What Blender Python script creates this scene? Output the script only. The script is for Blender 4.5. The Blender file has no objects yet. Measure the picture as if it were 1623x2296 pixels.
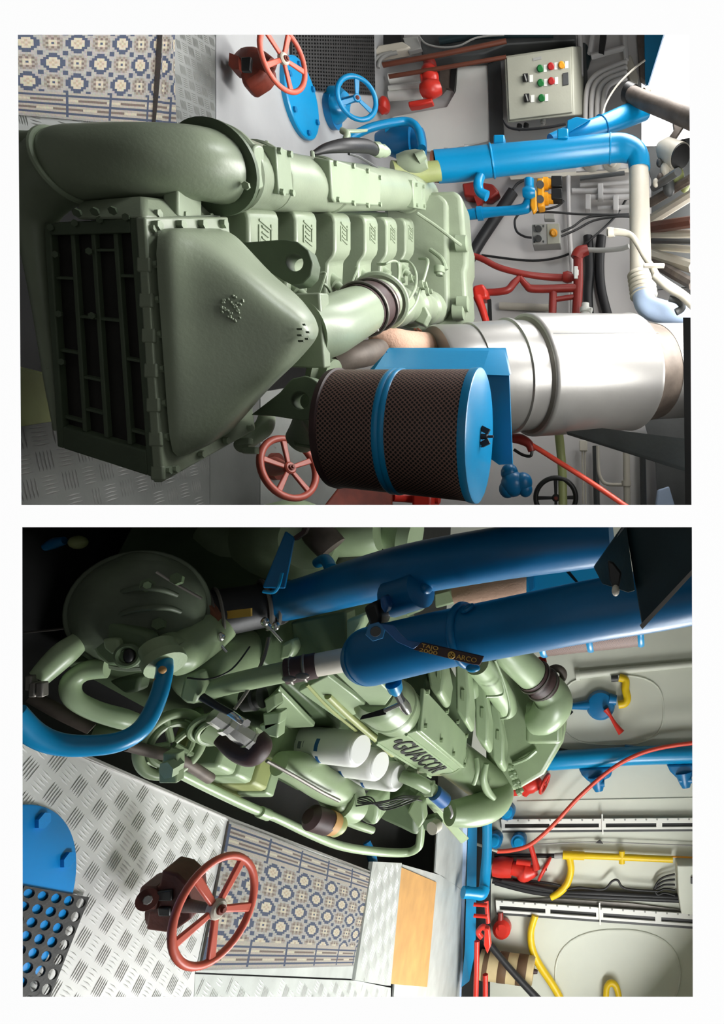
import bpy, bmesh, math, random
from mathutils import Vector as V, Matrix, Quaternion
random.seed(7)
C = bpy.context.scene.collection
SC = bpy.context.scene
PI = math.pi
# ------------------------------------------------------------------ camera
# The camera looks level along +Y with eye height 1.7 m and is rolled by a quarter turn (the two
# photographs of the sheet lie on their side), with a lens shift for the horizon.
F, CX, CY, H = 1400.0, 1350.0, 1148.0, 1.7
cam_d = bpy.data.cameras.new('camera'); cam = bpy.data.objects.new('camera', cam_d); C.objects.link(cam)
cam_d.sensor_width = 36.0; cam_d.lens = 36.0 * F / 2296.0; cam_d.clip_start = 0.05
cam_d.shift_x = -(CX - 811.5) / 2296.0
cam.matrix_world = Matrix(((0, -1, 0, 0), (0, 0, -1, 0), (1, 0, 0, H), (0, 0, 0, 1)))
SC.camera = cam
# ------------------------------------------------------------------ world, lamps, exposure
w = bpy.data.worlds.new('world'); SC.world = w; w.use_nodes = True
bg = w.node_tree.nodes['Background']; bg.inputs[0].default_value = (1, 1, 1, 1); bg.inputs[1].default_value = .34
def area(name, loc, target, sx, sy, power, col=(1, 1, 1)):
    l = bpy.data.lights.new(name, 'AREA'); l.shape = 'RECTANGLE'; l.size = sx; l.size_y = sy; l.energy = power; l.color = col
    o = bpy.data.objects.new(name, l); C.objects.link(o); o.location = loc
    o.rotation_euler = (V(target) - V(loc)).to_track_quat('-Z', 'Y').to_euler()
sd = bpy.data.lights.new('sun', 'SUN'); sd.energy = 8.1; sd.angle = math.radians(1.5); so = bpy.data.objects.new('sun', sd); C.objects.link(so)
so.rotation_euler = V((0, .259, -.966)).to_track_quat('-Z', 'Y').to_euler()          # added steep sun, whitens the front wall and stays off the engines
area('added_area_light', (-3.2, 3.7, 2.42), (-1.4, 2.6, .5), 1.1, 1.8, 102, (1, .99, .97))  # unseen area lights added to light both rooms, without fittings
area('added_area_light', (-1.35, 2.75, 2.46), (-1.3, 2.9, 0), .5, 1.3, 74, (1, .99, .96))
area('added_area_light', (-2.5, 1.75, 2.46), (-1.7, 1.8, 0), .5, .8, 40, (.98, .99, 1))  # added fill for the water elbow and the rug
area('added_area_light', (-.5, 2.25, 2.46), (-.45, 2.3, 0), .4, .7, 15, (1, .99, .96))  # added over the filter lid and blue bracket to lighten them
area('added_area_light', (-2.0, 4.4, 2.44), (-1.9, 4.5, 0), 1.6, .5, 15, (1, .99, .97))
area('added_area_light', (5.2, 5.0, 2.95), (3.0, 5.0, .6), 1.4, 3.2, 470, (1, 1, .98))  # unseen light added at the right for wall and pipes
area('added_area_light', (4.0, 1.9, 2.92), (1.6, 2.3, .3), 1.3, 1.5, 250, (.98, .99, 1))
SC.view_settings.view_transform = 'Standard'; SC.view_settings.look = 'None'
SC.view_settings.exposure = 0.0; SC.view_settings.gamma = 1.0; SC.view_settings.use_curve_mapping = False
SC.cycles.use_denoising = True
SC.cycles.max_bounces = 8
# ------------------------------------------------------------------ points
def P(x, y, d): return V(((y - CY) / F * d, d, H + (x - CX) / F * d))
def FL(x, y, z=0.0): return P(x, y, F * (H - z) / (CX - x))
def PLN(x, y, p0, n):
    r = V(((y - CY) / F, 1, (x - CX) / F)); c = V((0, 0, H)); return c + r * ((p0 - c).dot(n) / r.dot(n))
def pp(a): return a if isinstance(a, V) else P(*a)
Z = V((0, 0, 1)); X = V((1, 0, 0)); Y = V((0, 1, 0))
# ------------------------------------------------------------------ materials
def lin(c):
    return tuple(((v / 255) / 12.92 if v / 255 <= .04045 else ((v / 255 + .055) / 1.055) ** 2.4) for v in c)
MATS = {}
def mat(name, col, rough=.5, metal=0., var=.12, vs=6., bump=.05, bs=60., spots=None, spot_amt=.12, spot_scale=9., coat=0.):
    m = bpy.data.materials.new(name); m.use_nodes = True; nt = m.node_tree; N = nt.nodes; L = nt.links
    b = N['Principled BSDF']; b.inputs['Roughness'].default_value = rough; b.inputs['Metallic'].default_value = metal
    if coat: b.inputs['Coat Weight'].default_value = coat
    tc = N.new('ShaderNodeTexCoord')
    n1 = N.new('ShaderNodeTexNoise'); n1.inputs['Scale'].default_value = vs; n1.inputs['Detail'].default_value = 6
    L.new(tc.outputs['Object'], n1.inputs['Vector'])
    r = N.new('ShaderNodeValToRGB'); c = lin(col)
    r.color_ramp.elements[0].position = .3; r.color_ramp.elements[1].position = .7
    r.color_ramp.elements[0].color = tuple(max(0, v * (1 - var)) for v in c) + (1,)
    r.color_ramp.elements[1].color = tuple(min(1, v * (1 + var)) for v in c) + (1,)
    L.new(n1.outputs['Fac'], r.inputs['Fac']); out = r.outputs['Color']
    if spots:
        n2 = N.new('ShaderNodeTexNoise'); n2.inputs['Scale'].default_value = spot_scale; n2.inputs['Detail'].default_value = 8
        n2.inputs['Roughness'].default_value = .7
        L.new(tc.outputs['Object'], n2.inputs['Vector'])
        r2 = N.new('ShaderNodeValToRGB'); e = .5 + .22 * (1 - spot_amt * 2)
        r2.color_ramp.elements[0].position = e; r2.color_ramp.elements[1].position = min(1, e + .05)
        L.new(n2.outputs['Fac'], r2.inputs['Fac'])
        mx = N.new('ShaderNodeMixRGB'); L.new(r2.outputs['Color'], mx.inputs['Fac']); L.new(out, mx.inputs['Color1'])
        mx.inputs['Color2'].default_value = lin(spots) + (1,); out = mx.outputs['Color']
    L.new(out, b.inputs['Base Color'])
    if bump:
        n3 = N.new('ShaderNodeTexNoise'); n3.inputs['Scale'].default_value = bs; n3.inputs['Detail'].default_value = 3
        L.new(tc.outputs['Object'], n3.inputs['Vector'])
        bp = N.new('ShaderNodeBump'); bp.inputs['Strength'].default_value = bump * 3; bp.inputs['Distance'].default_value = .004
        L.new(n3.outputs['Fac'], bp.inputs['Height']); L.new(bp.outputs['Normal'], b.inputs['Normal'])
    MATS[name] = m; return m
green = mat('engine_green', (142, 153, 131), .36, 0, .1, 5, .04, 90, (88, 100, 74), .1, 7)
greend = mat('engine_green_shaded', (88, 102, 80), .5, 0, .15, 6, .06, 60)  # darker copy of engine green; shade of viewer-facing parts is in the colour
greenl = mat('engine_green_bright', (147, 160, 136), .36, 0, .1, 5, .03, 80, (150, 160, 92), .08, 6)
olive = mat('olive_yellow_paint', (150, 158, 102), .45, 0, .15)
blue = mat('blue_paint', (0, 133, 186), .32, 0, .06, 3, .02, 40)
blued = mat('blue_paint_darker', (0, 106, 160), .36, 0, .12, 5, .03, 40)  # darker tone of the same blue paint
bluer = mat('blue_paint_rust_spots', (10, 132, 205), .4, 0, .06, 3, .02, 40, (150, 110, 100), .1, 7)
red = mat('red_paint', (198, 46, 34), .36, 0, .1)
redd = mat('dark_red_paint', (138, 38, 30), .45, 0, .15)
wheelred = mat('wheel_red_paint', (205, 92, 72), .42, 0, .12, 9, .05, 50)
wheeldull = mat('wheel_dull_red_paint', (150, 66, 52), .5, 0, .15)
rust = mat('rusty_red_primer', (112, 42, 26), .6, 0, .35, 14, .12, 60)
steel = mat('galvanised_steel', (158, 156, 153), .34, .45, .08, 4, .03, 30)
steeld = mat('tarnished_steel', (120, 116, 110), .45, .5, .2, 6)
chrome = mat('bright_metal', (215, 215, 212), .22, 1., .1)
white = mat('white_paint', (226, 226, 220), .45, 0, .04, 3, .02, 40)
sheet = mat('white_board', (252, 252, 252), .9, 0, .0, 3, 0)
cream = mat('cream_paint', (192, 186, 172), .5, 0, .06)
wallA = mat('painted_wall_grey', (190, 187, 185), .55, 0, .05, 2, .03, 20)
wallB = mat('painted_wall_cream', (206, 209, 196), .5, 0, .04, 2, .03, 20)
treadA = mat('tread_bar_dull', (142, 143, 140), .65, .0, .08)
treadB = mat('tread_bar_bright', (206, 206, 203), .6, .0, .05)
absorber = mat('absorber_grey', (66, 66, 64), .7, 0, .1)  # grey of the added layer that absorbs bounced light
midwall = mat('bulkhead_low_bounce', (96, 96, 92), .6, 0, .1)  # unseen divider, darkened to bounce less light into the rooms
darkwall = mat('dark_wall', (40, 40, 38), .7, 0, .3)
bilge = mat('bilge_black', (22, 22, 22), .7, 0, .4)
plateA = mat('grey_floor_paint', (160, 161, 162), .45, 0, .08, 3, .04, 40, (118, 112, 104), .05, 22)
plateD = mat('dull_floor_steel', (120, 122, 120), .45, .25, .12, 4, .05, 40)
plateB = mat('aluminium_floor', (214, 214, 212), .36, .2, .08, 4, .03, 30)
plateC = mat('scuffed_floor_plate', (182, 186, 182), .42, .15, .12, 5, .05, 40, (120, 120, 108), .12, 8)
ply = mat('plywood', (184, 140, 84), .6, 0, .14, 5, .03, 40, (180, 120, 60), .06, 5)
rubber = mat('black_rubber', (34, 34, 34), .6, 0, .25, 20, .15, 60)
hose = mat('hose_black', (28, 28, 30), .5, 0, .2)
hoseb = mat('hose_brown', (58, 38, 38), .55, 0, .25, 20)
rustd = mat('dark_rusty_primer', (84, 36, 27), .6, 0, .35, 14, .12, 60)
yellow = mat('yellow_conduit', (222, 186, 16), .42, 0, .08)
orange = mat('amber_plastic', (222, 150, 20), .42, 0, .12)
orangehose = mat('orange_red_hose', (222, 78, 58), .4, 0, .05)
copper = mat('brown_pipe_paint', (92, 48, 32), .45, 0, .2)
lag = mat('lagging_cloth', (192, 156, 134), .85, 0, .12, 8, .2, 90)
tan = mat('tan_fabric', (190, 172, 130), .8, 0, .1)
brown = mat('brown_band', (96, 72, 48), .7, 0, .12)
panel = mat('cabinet_grey_green', (156, 156, 142), .45, 0, .05)
grey = mat('grey_plastic', (150, 150, 146), .5, 0, .06)
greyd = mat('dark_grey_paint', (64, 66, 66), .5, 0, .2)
black = mat('black_plastic', (20, 20, 20), .45, 0, .2)
gbtn = mat('green_button', (20, 110, 50), .3); rbtn = mat('red_button', (170, 30, 30), .3)
gold = mat('gold_lettering', (200, 160, 70), .5, 0, 0, 3, 0)
darkp = mat('pump_green_unlit', (88, 98, 80), .5, 0, .25, 6, .08, 50, (84, 44, 34), .08, 6)  # engine green darkened for the unlit pump; the brown spots are stains
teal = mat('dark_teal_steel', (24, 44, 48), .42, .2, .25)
filterw = mat('filter_white', (236, 236, 232), .35, 0, .02)
bluelab = mat('filter_blue_label', (40, 92, 150), .4, 0, .05)
ink = mat('grey_ink', (120, 126, 132), .6, 0, .1)
lightblue = mat('pale_blue_paint', (176, 196, 226), .4, 0, .08)
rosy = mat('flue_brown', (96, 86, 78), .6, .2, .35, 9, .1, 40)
cellm = mat('cooler_core_brown_black', (34, 32, 28), .7, 0, .4, 9, .1, 40, (58, 44, 32), .15, 6)
gasket = mat('rusty_gasket', (120, 72, 52), .6, 0, .3)

def lit(name, col, s):          # a lit window pane
    m = bpy.data.materials.new(name); m.use_nodes = True; b = m.node_tree.nodes['Principled BSDF']
    b.inputs['Base Color'].default_value = lin(col) + (1,); b.inputs['Emission Color'].default_value = lin(col) + (1,); b.inputs['Emission Strength'].default_value = s; return m
daylight = lit('daylit_pane', (255, 255, 255), 1.5); daylight2 = lit('daylit_pane_blue', (196, 212, 240), .9)
def mesh_mat(name, hole, ring):        # perforated sheet: small round holes on a hexagonal lattice (uv in hole pitches)
    m = bpy.data.materials.new(name); m.use_nodes = True; nt = m.node_tree; N = nt.nodes; L = nt.links
    b = N['Principled BSDF']; b.inputs['Roughness'].default_value = .55; b.inputs['Metallic'].default_value = .2
    uv = N.new('ShaderNodeUVMap')
    def lattice(off):
        a = N.new('ShaderNodeVectorMath'); a.operation = 'ADD'; a.inputs[1].default_value = off; L.new(uv.outputs[0], a.inputs[0])
        f = N.new('ShaderNodeVectorMath'); f.operation = 'FRACTION'; L.new(a.outputs[0], f.inputs[0])
        s = N.new('ShaderNodeVectorMath'); s.operation = 'SUBTRACT'; s.inputs[1].default_value = (.5, .5, 0); L.new(f.outputs[0], s.inputs[0])
        l = N.new('ShaderNodeVectorMath'); l.operation = 'LENGTH'; L.new(s.outputs[0], l.inputs[0]); return l.outputs['Value']
    mn = N.new('ShaderNodeMath'); mn.operation = 'MINIMUM'; L.new(lattice((0, 0, 0)), mn.inputs[0]); L.new(lattice((.5, .5, 0)), mn.inputs[1])
    r = N.new('ShaderNodeValToRGB'); r.color_ramp.elements[0].position = .23; r.color_ramp.elements[1].position = .30
    r.color_ramp.elements[0].color = lin(hole) + (1,); r.color_ramp.elements[1].color = lin(ring) + (1,)
    L.new(mn.outputs[0], r.inputs['Fac']); L.new(r.outputs['Color'], b.inputs['Base Color'])
    bp = N.new('ShaderNodeBump'); bp.inputs['Strength'].default_value = .5; bp.inputs['Distance'].default_value = .003
    L.new(r.outputs['Color'], bp.inputs['Height']); L.new(bp.outputs['Normal'], b.inputs['Normal'])
    return m
perf = mesh_mat('perforated_brown_sheet', (14, 12, 12), (128, 98, 88))
def attr_mat(name):
    m = bpy.data.materials.new(name); m.use_nodes = True; N = m.node_tree.nodes; L = m.node_tree.links
    b = N['Principled BSDF']; b.inputs['Roughness'].default_value = .85
    a = N.new('ShaderNodeVertexColor'); a.layer_name = 'weave'
    tc = N.new('ShaderNodeTexCoord'); nz = N.new('ShaderNodeTexNoise'); nz.inputs['Scale'].default_value = 140
    L.new(tc.outputs['Object'], nz.inputs['Vector'])
    mx = N.new('ShaderNodeMixRGB'); mx.blend_type = 'MULTIPLY'; mx.inputs['Fac'].default_value = .5
    L.new(a.outputs['Color'], mx.inputs['Color1']); L.new(nz.outputs['Color'], mx.inputs['Color2'])
    hs = N.new('ShaderNodeHueSaturation'); hs.inputs['Saturation'].default_value = .75; hs.inputs['Value'].default_value = 1.12
    L.new(mx.outputs['Color'], hs.inputs['Color']); L.new(hs.outputs['Color'], b.inputs['Base Color'])
    bp = N.new('ShaderNodeBump'); bp.inputs['Strength'].default_value = .4; bp.inputs['Distance'].default_value = .003
    L.new(nz.outputs['Fac'], bp.inputs['Height']); L.new(bp.outputs['Normal'], b.inputs['Normal']); return m
weave = attr_mat('woven_rug')
# ------------------------------------------------------------------ mesh builder
def cr(pts, k):
    """Catmull-Rom through points (list of equal-length tuples)"""
    if len(pts) < 3 or k < 2: return pts
    out = []; n = len(pts)
    for i in range(n - 1):
        p0 = pts[max(i - 1, 0)]; p1 = pts[i]; p2 = pts[i + 1]; p3 = pts[min(i + 2, n - 1)]
        for j in range(k):
            t = j / k
            out.append(tuple(.5 * (2 * b + (c - a) * t + (2 * a - 5 * b + 4 * c - d) * t * t + (3 * b - a - 3 * c + d) * t ** 3)
                             for a, b, c, d in zip(p0, p1, p2, p3)))
    out.append(tuple(pts[-1])); return out
class MB:
    def __init__(s): s.v = []; s.f = []; s.uv = None
    def add(s, vs, fs):
        o = len(s.v); s.v += [V(v) for v in vs]; s.f += [tuple(i + o for i in f) for f in fs]; return s
    def hexa(s, a, b):     # a, b: two quads (any matching order)
        a = [pp(q) for q in a]; b = [pp(q) for q in b]
        return s.add(a + b, [(0, 1, 2, 3), (7, 6, 5, 4), (0, 4, 5, 1), (1, 5, 6, 2), (2, 6, 7, 3), (3, 7, 4, 0)])
    def box(s, c, hx, hy, hz, ax=X, ay=Y, az=Z):
        c = pp(c); a = ax * hx; b = ay * hy; z = az * hz
        return s.hexa([c - a - b - z, c + a - b - z, c + a - b + z, c - a - b + z], [c - a + b - z, c + a + b - z, c + a + b + z, c - a + b + z])
    def prism(s, poly, vec):
        p = [pp(q) for q in poly]; n = len(p); o = len(s.v)
        s.v += p + [q + vec for q in p]
        s.f += [tuple(o + i for i in range(n)), tuple(o + n + i for i in reversed(range(n)))]
        s.f += [(o + i, o + n + i, o + n + (i + 1) % n, o + (i + 1) % n) for i in range(n)]; return s
    def ringplate(s, poly, hc, hr, vec, n=28):     # flat plate with a round hole; poly star-shaped round hc
        p = [pp(q) for q in poly]; hc = pp(hc); nrm = vec.normalized()
        u = (p[0] - hc); u -= nrm * u.dot(nrm); u.normalize(); w_ = nrm.cross(u)
        q2 = [((q - hc).dot(u), (q - hc).dot(w_)) for q in p]; m = len(q2)
        o = len(s.v); outer = []; inner = []
        for i in range(n):
            a = 2 * PI * i / n; dx, dy = math.cos(a), math.sin(a); best = hr * 1.2
            for j in range(m):
                x1, y1 = q2[j]; x2, y2 = q2[(j + 1) % m]; ex, ey = x2 - x1, y2 - y1; den = dx * ey - dy * ex
                if abs(den) < 1e-9: continue
                t = (x1 * ey - y1 * ex) / den; k = (x1 * dy - y1 * dx) / den
                if t > 0 and -1e-6 <= k <= 1 + 1e-6: best = max(best, t)
            outer.append(hc + (u * dx + w_ * dy) * best); inner.append(hc + (u * dx + w_ * dy) * hr)
        s.v += outer + inner + [q + vec for q in outer] + [q + vec for q in inner]
        for i in range(n):
            j = (i + 1) % n; O, I, O2, I2 = o, o + n, o + 2 * n, o + 3 * n
            s.f += [(O + i, O + j, I + j, I + i), (O2 + j, O2 + i, I2 + i, I2 + j), (O + j, O + i, O2 + i, O2 + j), (I + i, I + j, I2 + j, I2 + i)]
        return s
    def rings(s, rs, caps=True, closed=False):
        o = len(s.v); n = len(rs[0])
        for r in rs: s.v += [V(q) for q in r]
        m = len(rs)
        for i in range(m if closed else m - 1):
            i2 = (i + 1) % m
            for j in range(n):
                k = (j + 1) % n; s.f.append((o + i * n + j, o + i * n + k, o + i2 * n + k, o + i2 * n + j))
        if caps and not closed:
            s.f.append(tuple(o + j for j in reversed(range(n)))); s.f.append(tuple(o + (m - 1) * n + j for j in range(n)))
        return s
    def sweep(s, pts, rad, n=12, caps=True):
        rs = []; m = len(pts); u = None
        for i in range(m):
            t = (pts[min(i + 1, m - 1)] - pts[max(i - 1, 0)]).normalized()
            if u is None:
                u = t.orthogonal().normalized()
            else:
                u = u - t * u.dot(t); u = u.normalized() if u.length > 1e-6 else t.orthogonal().normalized()
            w_ = t.cross(u)
            rs.append([pts[i] + (u * math.cos(2 * PI * j / n) + w_ * math.sin(2 * PI * j / n)) * rad[i] for j in range(n)])
        return s.rings(rs, caps)
    def tube(s, pts, r, n=12, k=5, caps=True):      # pts (x, y, d), r in photo pixels (number or list)
        rl = r if isinstance(r, (list, tuple)) else [r] * len(pts)
        q = []
        for p, a in zip(pts, rl):
            v = pp(p); d = v.y; q.append((v.x, v.y, v.z, a * d / F))
        q = cr(q, k); return s.sweep([V(a[:3]) for a in q], [a[3] for a in q], n, caps)
    def lathe(s, p0, p1, prof, n=32, uv=None):       # prof: (t along p0-p1, radius in metres)
        p0 = pp(p0); p1 = pp(p1); ax = p1 - p0; t = ax.normalized(); u = t.orthogonal().normalized(); w_ = t.cross(u)
        rs = [[p0 + ax * a + (u * math.cos(2 * PI * j / n) + w_ * math.sin(2 * PI * j / n)) * max(r, 1e-4) for j in range(n)] for a, r in prof]
        return s.rings(rs, True)
    def torus(s, c, nrm, R, r, N=40, k=8):
        c = pp(c); nrm = nrm.normalized(); u = nrm.orthogonal().normalized(); w_ = nrm.cross(u); rs = []
        for i in range(N):
            a = 2 * PI * i / N; e = u * math.cos(a) + w_ * math.sin(a)
            rs.append([c + e * (R + r * math.cos(2 * PI * j / k)) + nrm * (r * math.sin(2 * PI * j / k)) for j in range(k)])
        return s.rings(rs, False, True)
    def ell(s, c, a, b, z, ax=X, ay=Y, az=Z, n=20, m=10):
        c = pp(c); rs = []
        for i in range(m + 1):
            ph = -PI / 2 + PI * i / m; cc = max(math.cos(ph), .01)
            rs.append([c + ax * (a * cc * math.cos(2 * PI * j / n)) + ay * (b * cc * math.sin(2 * PI * j / n)) + az * (z * math.sin(ph)) for j in range(n)])
        return s.rings(rs, True)
    def slab(s, poly, th, d=None):                   # frontal outline (x, y[, d]) given real thickness along depth
        return s.prism([P(q[0], q[1], q[2] if len(q) > 2 else d) for q in poly], Y * th)
WL = {}
def obj(name, mb, m, parent=None, bevel=0., ang=38, seg=2, loc=None):
    vs = mb.v; lo = V((min(v.x for v in vs), min(v.y for v in vs), min(v.z for v in vs)))
    hi = V((max(v.x for v in vs), max(v.y for v in vs), max(v.z for v in vs)))
    c = V(loc) if loc is not None else V(((lo.x + hi.x) / 2, (lo.y + hi.y) / 2, lo.z))
    me = bpy.data.meshes.new(name); me.from_pydata([v - c for v in vs], [], mb.f)
    bm = bmesh.new(); bm.from_mesh(me); bmesh.ops.recalc_face_normals(bm, faces=bm.faces); bm.to_mesh(me); bm.free()
    if mb.uv:
        ul = me.uv_layers.new(name='UVMap')
        for p in me.polygons:
            for li in p.loop_indices: ul.data[li].uv = mb.uv[me.loops[li].vertex_index] if me.loops[li].vertex_index < len(mb.uv) else (0, 0)
    me.materials.append(m)
    me.shade_smooth(); me.set_sharp_from_angle(angle=math.radians(ang))
    o = bpy.data.objects.new(name, me); C.objects.link(o); WL[o.name] = c
    if parent is not None:
        o.parent = parent; o.location = c - WL[parent.name]
    else: o.location = c
    if bevel:
        b = o.modifiers.new('bevel', 'BEVEL'); b.width = bevel; b.segments = seg; b.limit_method = 'ANGLE'; b.angle_limit = math.radians(35)
    return o
def tag(o, label, cat, group=None):
    o['label'] = label; o['category'] = cat
    if group: o['group'] = group
    return o
def struct(o): o['kind'] = 'structure'; return o
def thing(name, label, cat, at, group=None):
    o = bpy.data.objects.new(name, None); C.objects.link(o); o.location = pp(at); o.empty_display_size = .05
    WL[o.name] = V(pp(at)); return tag(o, label, cat, group)
_bm = {}
def bolt(parent, c, nrm, r, m, name='bolt', h=.8):   # hexagon head, shared mesh
    key = m.name
    if key not in _bm:
        b = MB(); b.prism([V((math.cos(PI * i / 3), math.sin(PI * i / 3), 0)) for i in range(6)], V((0, 0, 1)))
        me = bpy.data.meshes.new('bolt'); me.from_pydata(b.v, [], b.f); me.materials.append(m)
        bm = bmesh.new(); bm.from_mesh(me); bmesh.ops.recalc_face_normals(bm, faces=bm.faces); bm.to_mesh(me); bm.free(); _bm[key] = me
    o = bpy.data.objects.new(name, _bm[key]); C.objects.link(o); c = pp(c); WL[o.name] = c
    o.parent = parent; o.location = c - WL[parent.name]; o.rotation_mode = 'QUATERNION'
    o.rotation_quaternion = nrm.normalized().to_track_quat('Z', 'Y'); o.scale = (r, r, r * h); return o
def text(name, body, c, right, up, size, m, parent, ext=.002, sx=1., bold=0.):
    cu = bpy.data.curves.new('t', 'FONT'); cu.body = body; cu.size = size; cu.extrude = ext; cu.offset = bold; cu.align_x = 'CENTER'; cu.align_y = 'CENTER'
    t = bpy.data.objects.new('t', cu); me = bpy.data.meshes.new_from_object(t); bpy.data.objects.remove(t)
    right = right.normalized(); n = right.cross(up).normalized(); up = n.cross(right).normalized() if up is None else up.normalized()
    M = Matrix((right * sx, up, n)).transposed().to_4x4(); me.transform(M); me.materials.clear(); me.materials.append(m)
    o = bpy.data.objects.new(name, me); C.objects.link(o); c = pp(c); WL[o.name] = c; o.parent = parent; o.location = c - WL[parent.name]; return o
def wheel(parent, c, nrm, R, rr, ns, m, hubm, phase=0., hubr=.2, sw=.09):
    """handwheel: rim mesh under parent, spokes and hub below it"""
    c = pp(c); nrm = nrm.normalized(); u = Z.cross(nrm).cross(nrm); u = u.normalized() if u.length > .01 else nrm.orthogonal().normalized(); w_ = nrm.cross(u)
    rim = obj('handwheel', MB().torus(c, nrm, R, rr, 44, 10), m, parent)
    for i in range(ns):
        a = phase + 2 * PI * i / ns; e = u * math.cos(a) + w_ * math.sin(a); t = nrm.cross(e)
        p0 = c + e * R * .12; p1 = c + e * (R - rr * .4); b = MB()
        wd0, wd1, h = R * sw * .8, R * sw * 1.1, R * .05
        b.hexa([p0 - t * wd0 - nrm * h, p0 + t * wd0 - nrm * h, p0 + t * wd0 + nrm * h, p0 - t * wd0 + nrm * h],
               [p1 - t * wd1 - nrm * h, p1 + t * wd1 - nrm * h, p1 + t * wd1 + nrm * h, p1 - t * wd1 + nrm * h])
        obj('spoke', b, m, rim, R * .03)
    hb = obj('hub', MB().lathe(c - nrm * R * .09, c + nrm * R * .12, [(0, R * hubr * .9), (.3, R * hubr), (.8, R * hubr), (1, R * hubr * .8)], 24), hubm, rim)
    obj('nut', MB().lathe(c + nrm * R * .12, c + nrm * R * .24, [(0, R * .1), (.5, R * .1), (.55, R * .06), (1, R * .05)], 10), rust, rim)
    return rim
def inside(p, poly):
    r = False; n = len(poly)
    for i in range(n):
        a = poly[i]; b = poly[(i + 1) % n]
        if (a[1] > p[1]) != (b[1] > p[1]) and p[0] < (b[0] - a[0]) * (p[1] - a[1]) / (b[1] - a[1]) + a[0]: r = not r
    return r
def treads(poly, m, parent, ang, pitch, z=.0, bars=5, height=.0024, skip=None):
    """five-bar tread pattern standing proud of a floor plate"""
    q = [(p.x, p.y) for p in poly]; b = MB(); ca, sa = math.cos(ang), math.sin(ang)
    cx = sum(p[0] for p in q) / len(q); cy = sum(p[1] for p in q) / len(q)
    R = max(math.hypot(p[0] - cx, p[1] - cy) for p in q); n = int(R / pitch) + 2
    for i in range(-n, n + 1):
        for j in range(-n, n + 1):
            ux, uy = i * pitch, j * pitch; gx = cx + ux * ca - uy * sa; gy = cy + ux * sa + uy * ca
            if not inside((gx, gy), q): continue
            o = ang + (PI / 2 if (i + j) % 2 else 0); dx, dy = math.cos(o), math.sin(o); nx, ny = -dy, dx
            for k in range(bars):
                off = (k - (bars - 1) / 2) * pitch * .17; x0 = gx + nx * off; y0 = gy + ny * off
                if not inside((x0 + dx * pitch * .4, y0 + dy * pitch * .4), q) or not inside((x0 - dx * pitch * .4, y0 - dy * pitch * .4), q): continue
                l = pitch * .42; wd = pitch * .055
                b.add([V((x0 - dx * l, y0 - dy * l, z)), V((x0 + nx * wd, y0 + ny * wd, z)), V((x0 + dx * l, y0 + dy * l, z)), V((x0 - nx * wd, y0 - ny * wd, z)),
                       V((x0 - dx * l * .6, y0 - dy * l * .6, z + height)), V((x0 + dx * l * .6, y0 + dy * l * .6, z + height))],
                      [(0, 1, 4), (1, 5, 4), (1, 2, 5), (0, 4, 3), (3, 4, 5), (3, 5, 2)])
    o = obj('tread_bars', b, m, parent); o['kind'] = 'stuff'; return o
def plate(name, poly, m, parent, z=0., th=.014, tread=None, ang=.4, pitch=.07):
    pts = [FL(x, y, z) for x, y in poly]
    o = obj(name, MB().prism([p - Z * th for p in pts], Z * th), m, parent)
    if tread: treads(pts, tread, o, ang, pitch, z)
    return o
NAVY, CRM, GRY, BRN, TANC = (44, 60, 92), (182, 170, 142), (146, 143, 138), (104, 86, 76), (168, 146, 116)
def rugcol(i, j, ni, nj, b0, b1):
    """woven cell colour; i along the runner, j across; b0/b1 border rows at both edges"""
    def border(k):
        if k in (0,): return GRY
        if k in (2, 6, 10): return NAVY
        if k in (4, 8): return NAVY if (i % 18) in (0,) else (BRN if 2 < (i + k * 2) % 18 < 15 else CRM)
        return (160, 150, 134) if (i % 18) else NAVY
    if j < b0: return border(j)
    if nj - 1 - j < b1: return border(nj - 1 - j)
    S = 9; a = i; c = j - b0; u = a % (2 * S); v = c % (2 * S)
    def d(cu, cv):
        du = min(abs(u - cu), 2 * S - abs(u - cu)); dv = min(abs(v - cv), 2 * S - abs(v - cv)); return du, dv
    for (cu, cv) in ((4, 4), (13, 13)):
        du, dv = d(cu, cv); o = max(du, dv, (du + dv) * .72)
        if o <= 4.1:
            if o > 2.6: return NAVY
            return TANC if (du + dv) % 3 == 1 else (CRM if (du + dv) % 2 == 0 else BRN if o > 1.5 and du == dv else CRM)
    for (cu, cv) in ((13, 4), (4, 13)):
        du, dv = d(cu, cv); o = max(du, dv)
        if o == 0: return NAVY
        if o == 1: return CRM
        if o == 2: return (150, 140, 124) if (du + dv) % 2 else BRN
        if o == 3 and min(du, dv) < 3: return (128, 112, 100) if (i + j) % 2 else (142, 134, 124)
    for (cu, cv) in ((0, 0), (0, 9), (9, 0), (9, 9)):
        du, dv = d(cu, cv)
        if u in (cu, (cu + 17) % 18) and v in (cv, (cv + 17) % 18): return NAVY
    return (156, 152, 144) if (i * 7 + j * 13) % 5 else GRY
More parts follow.
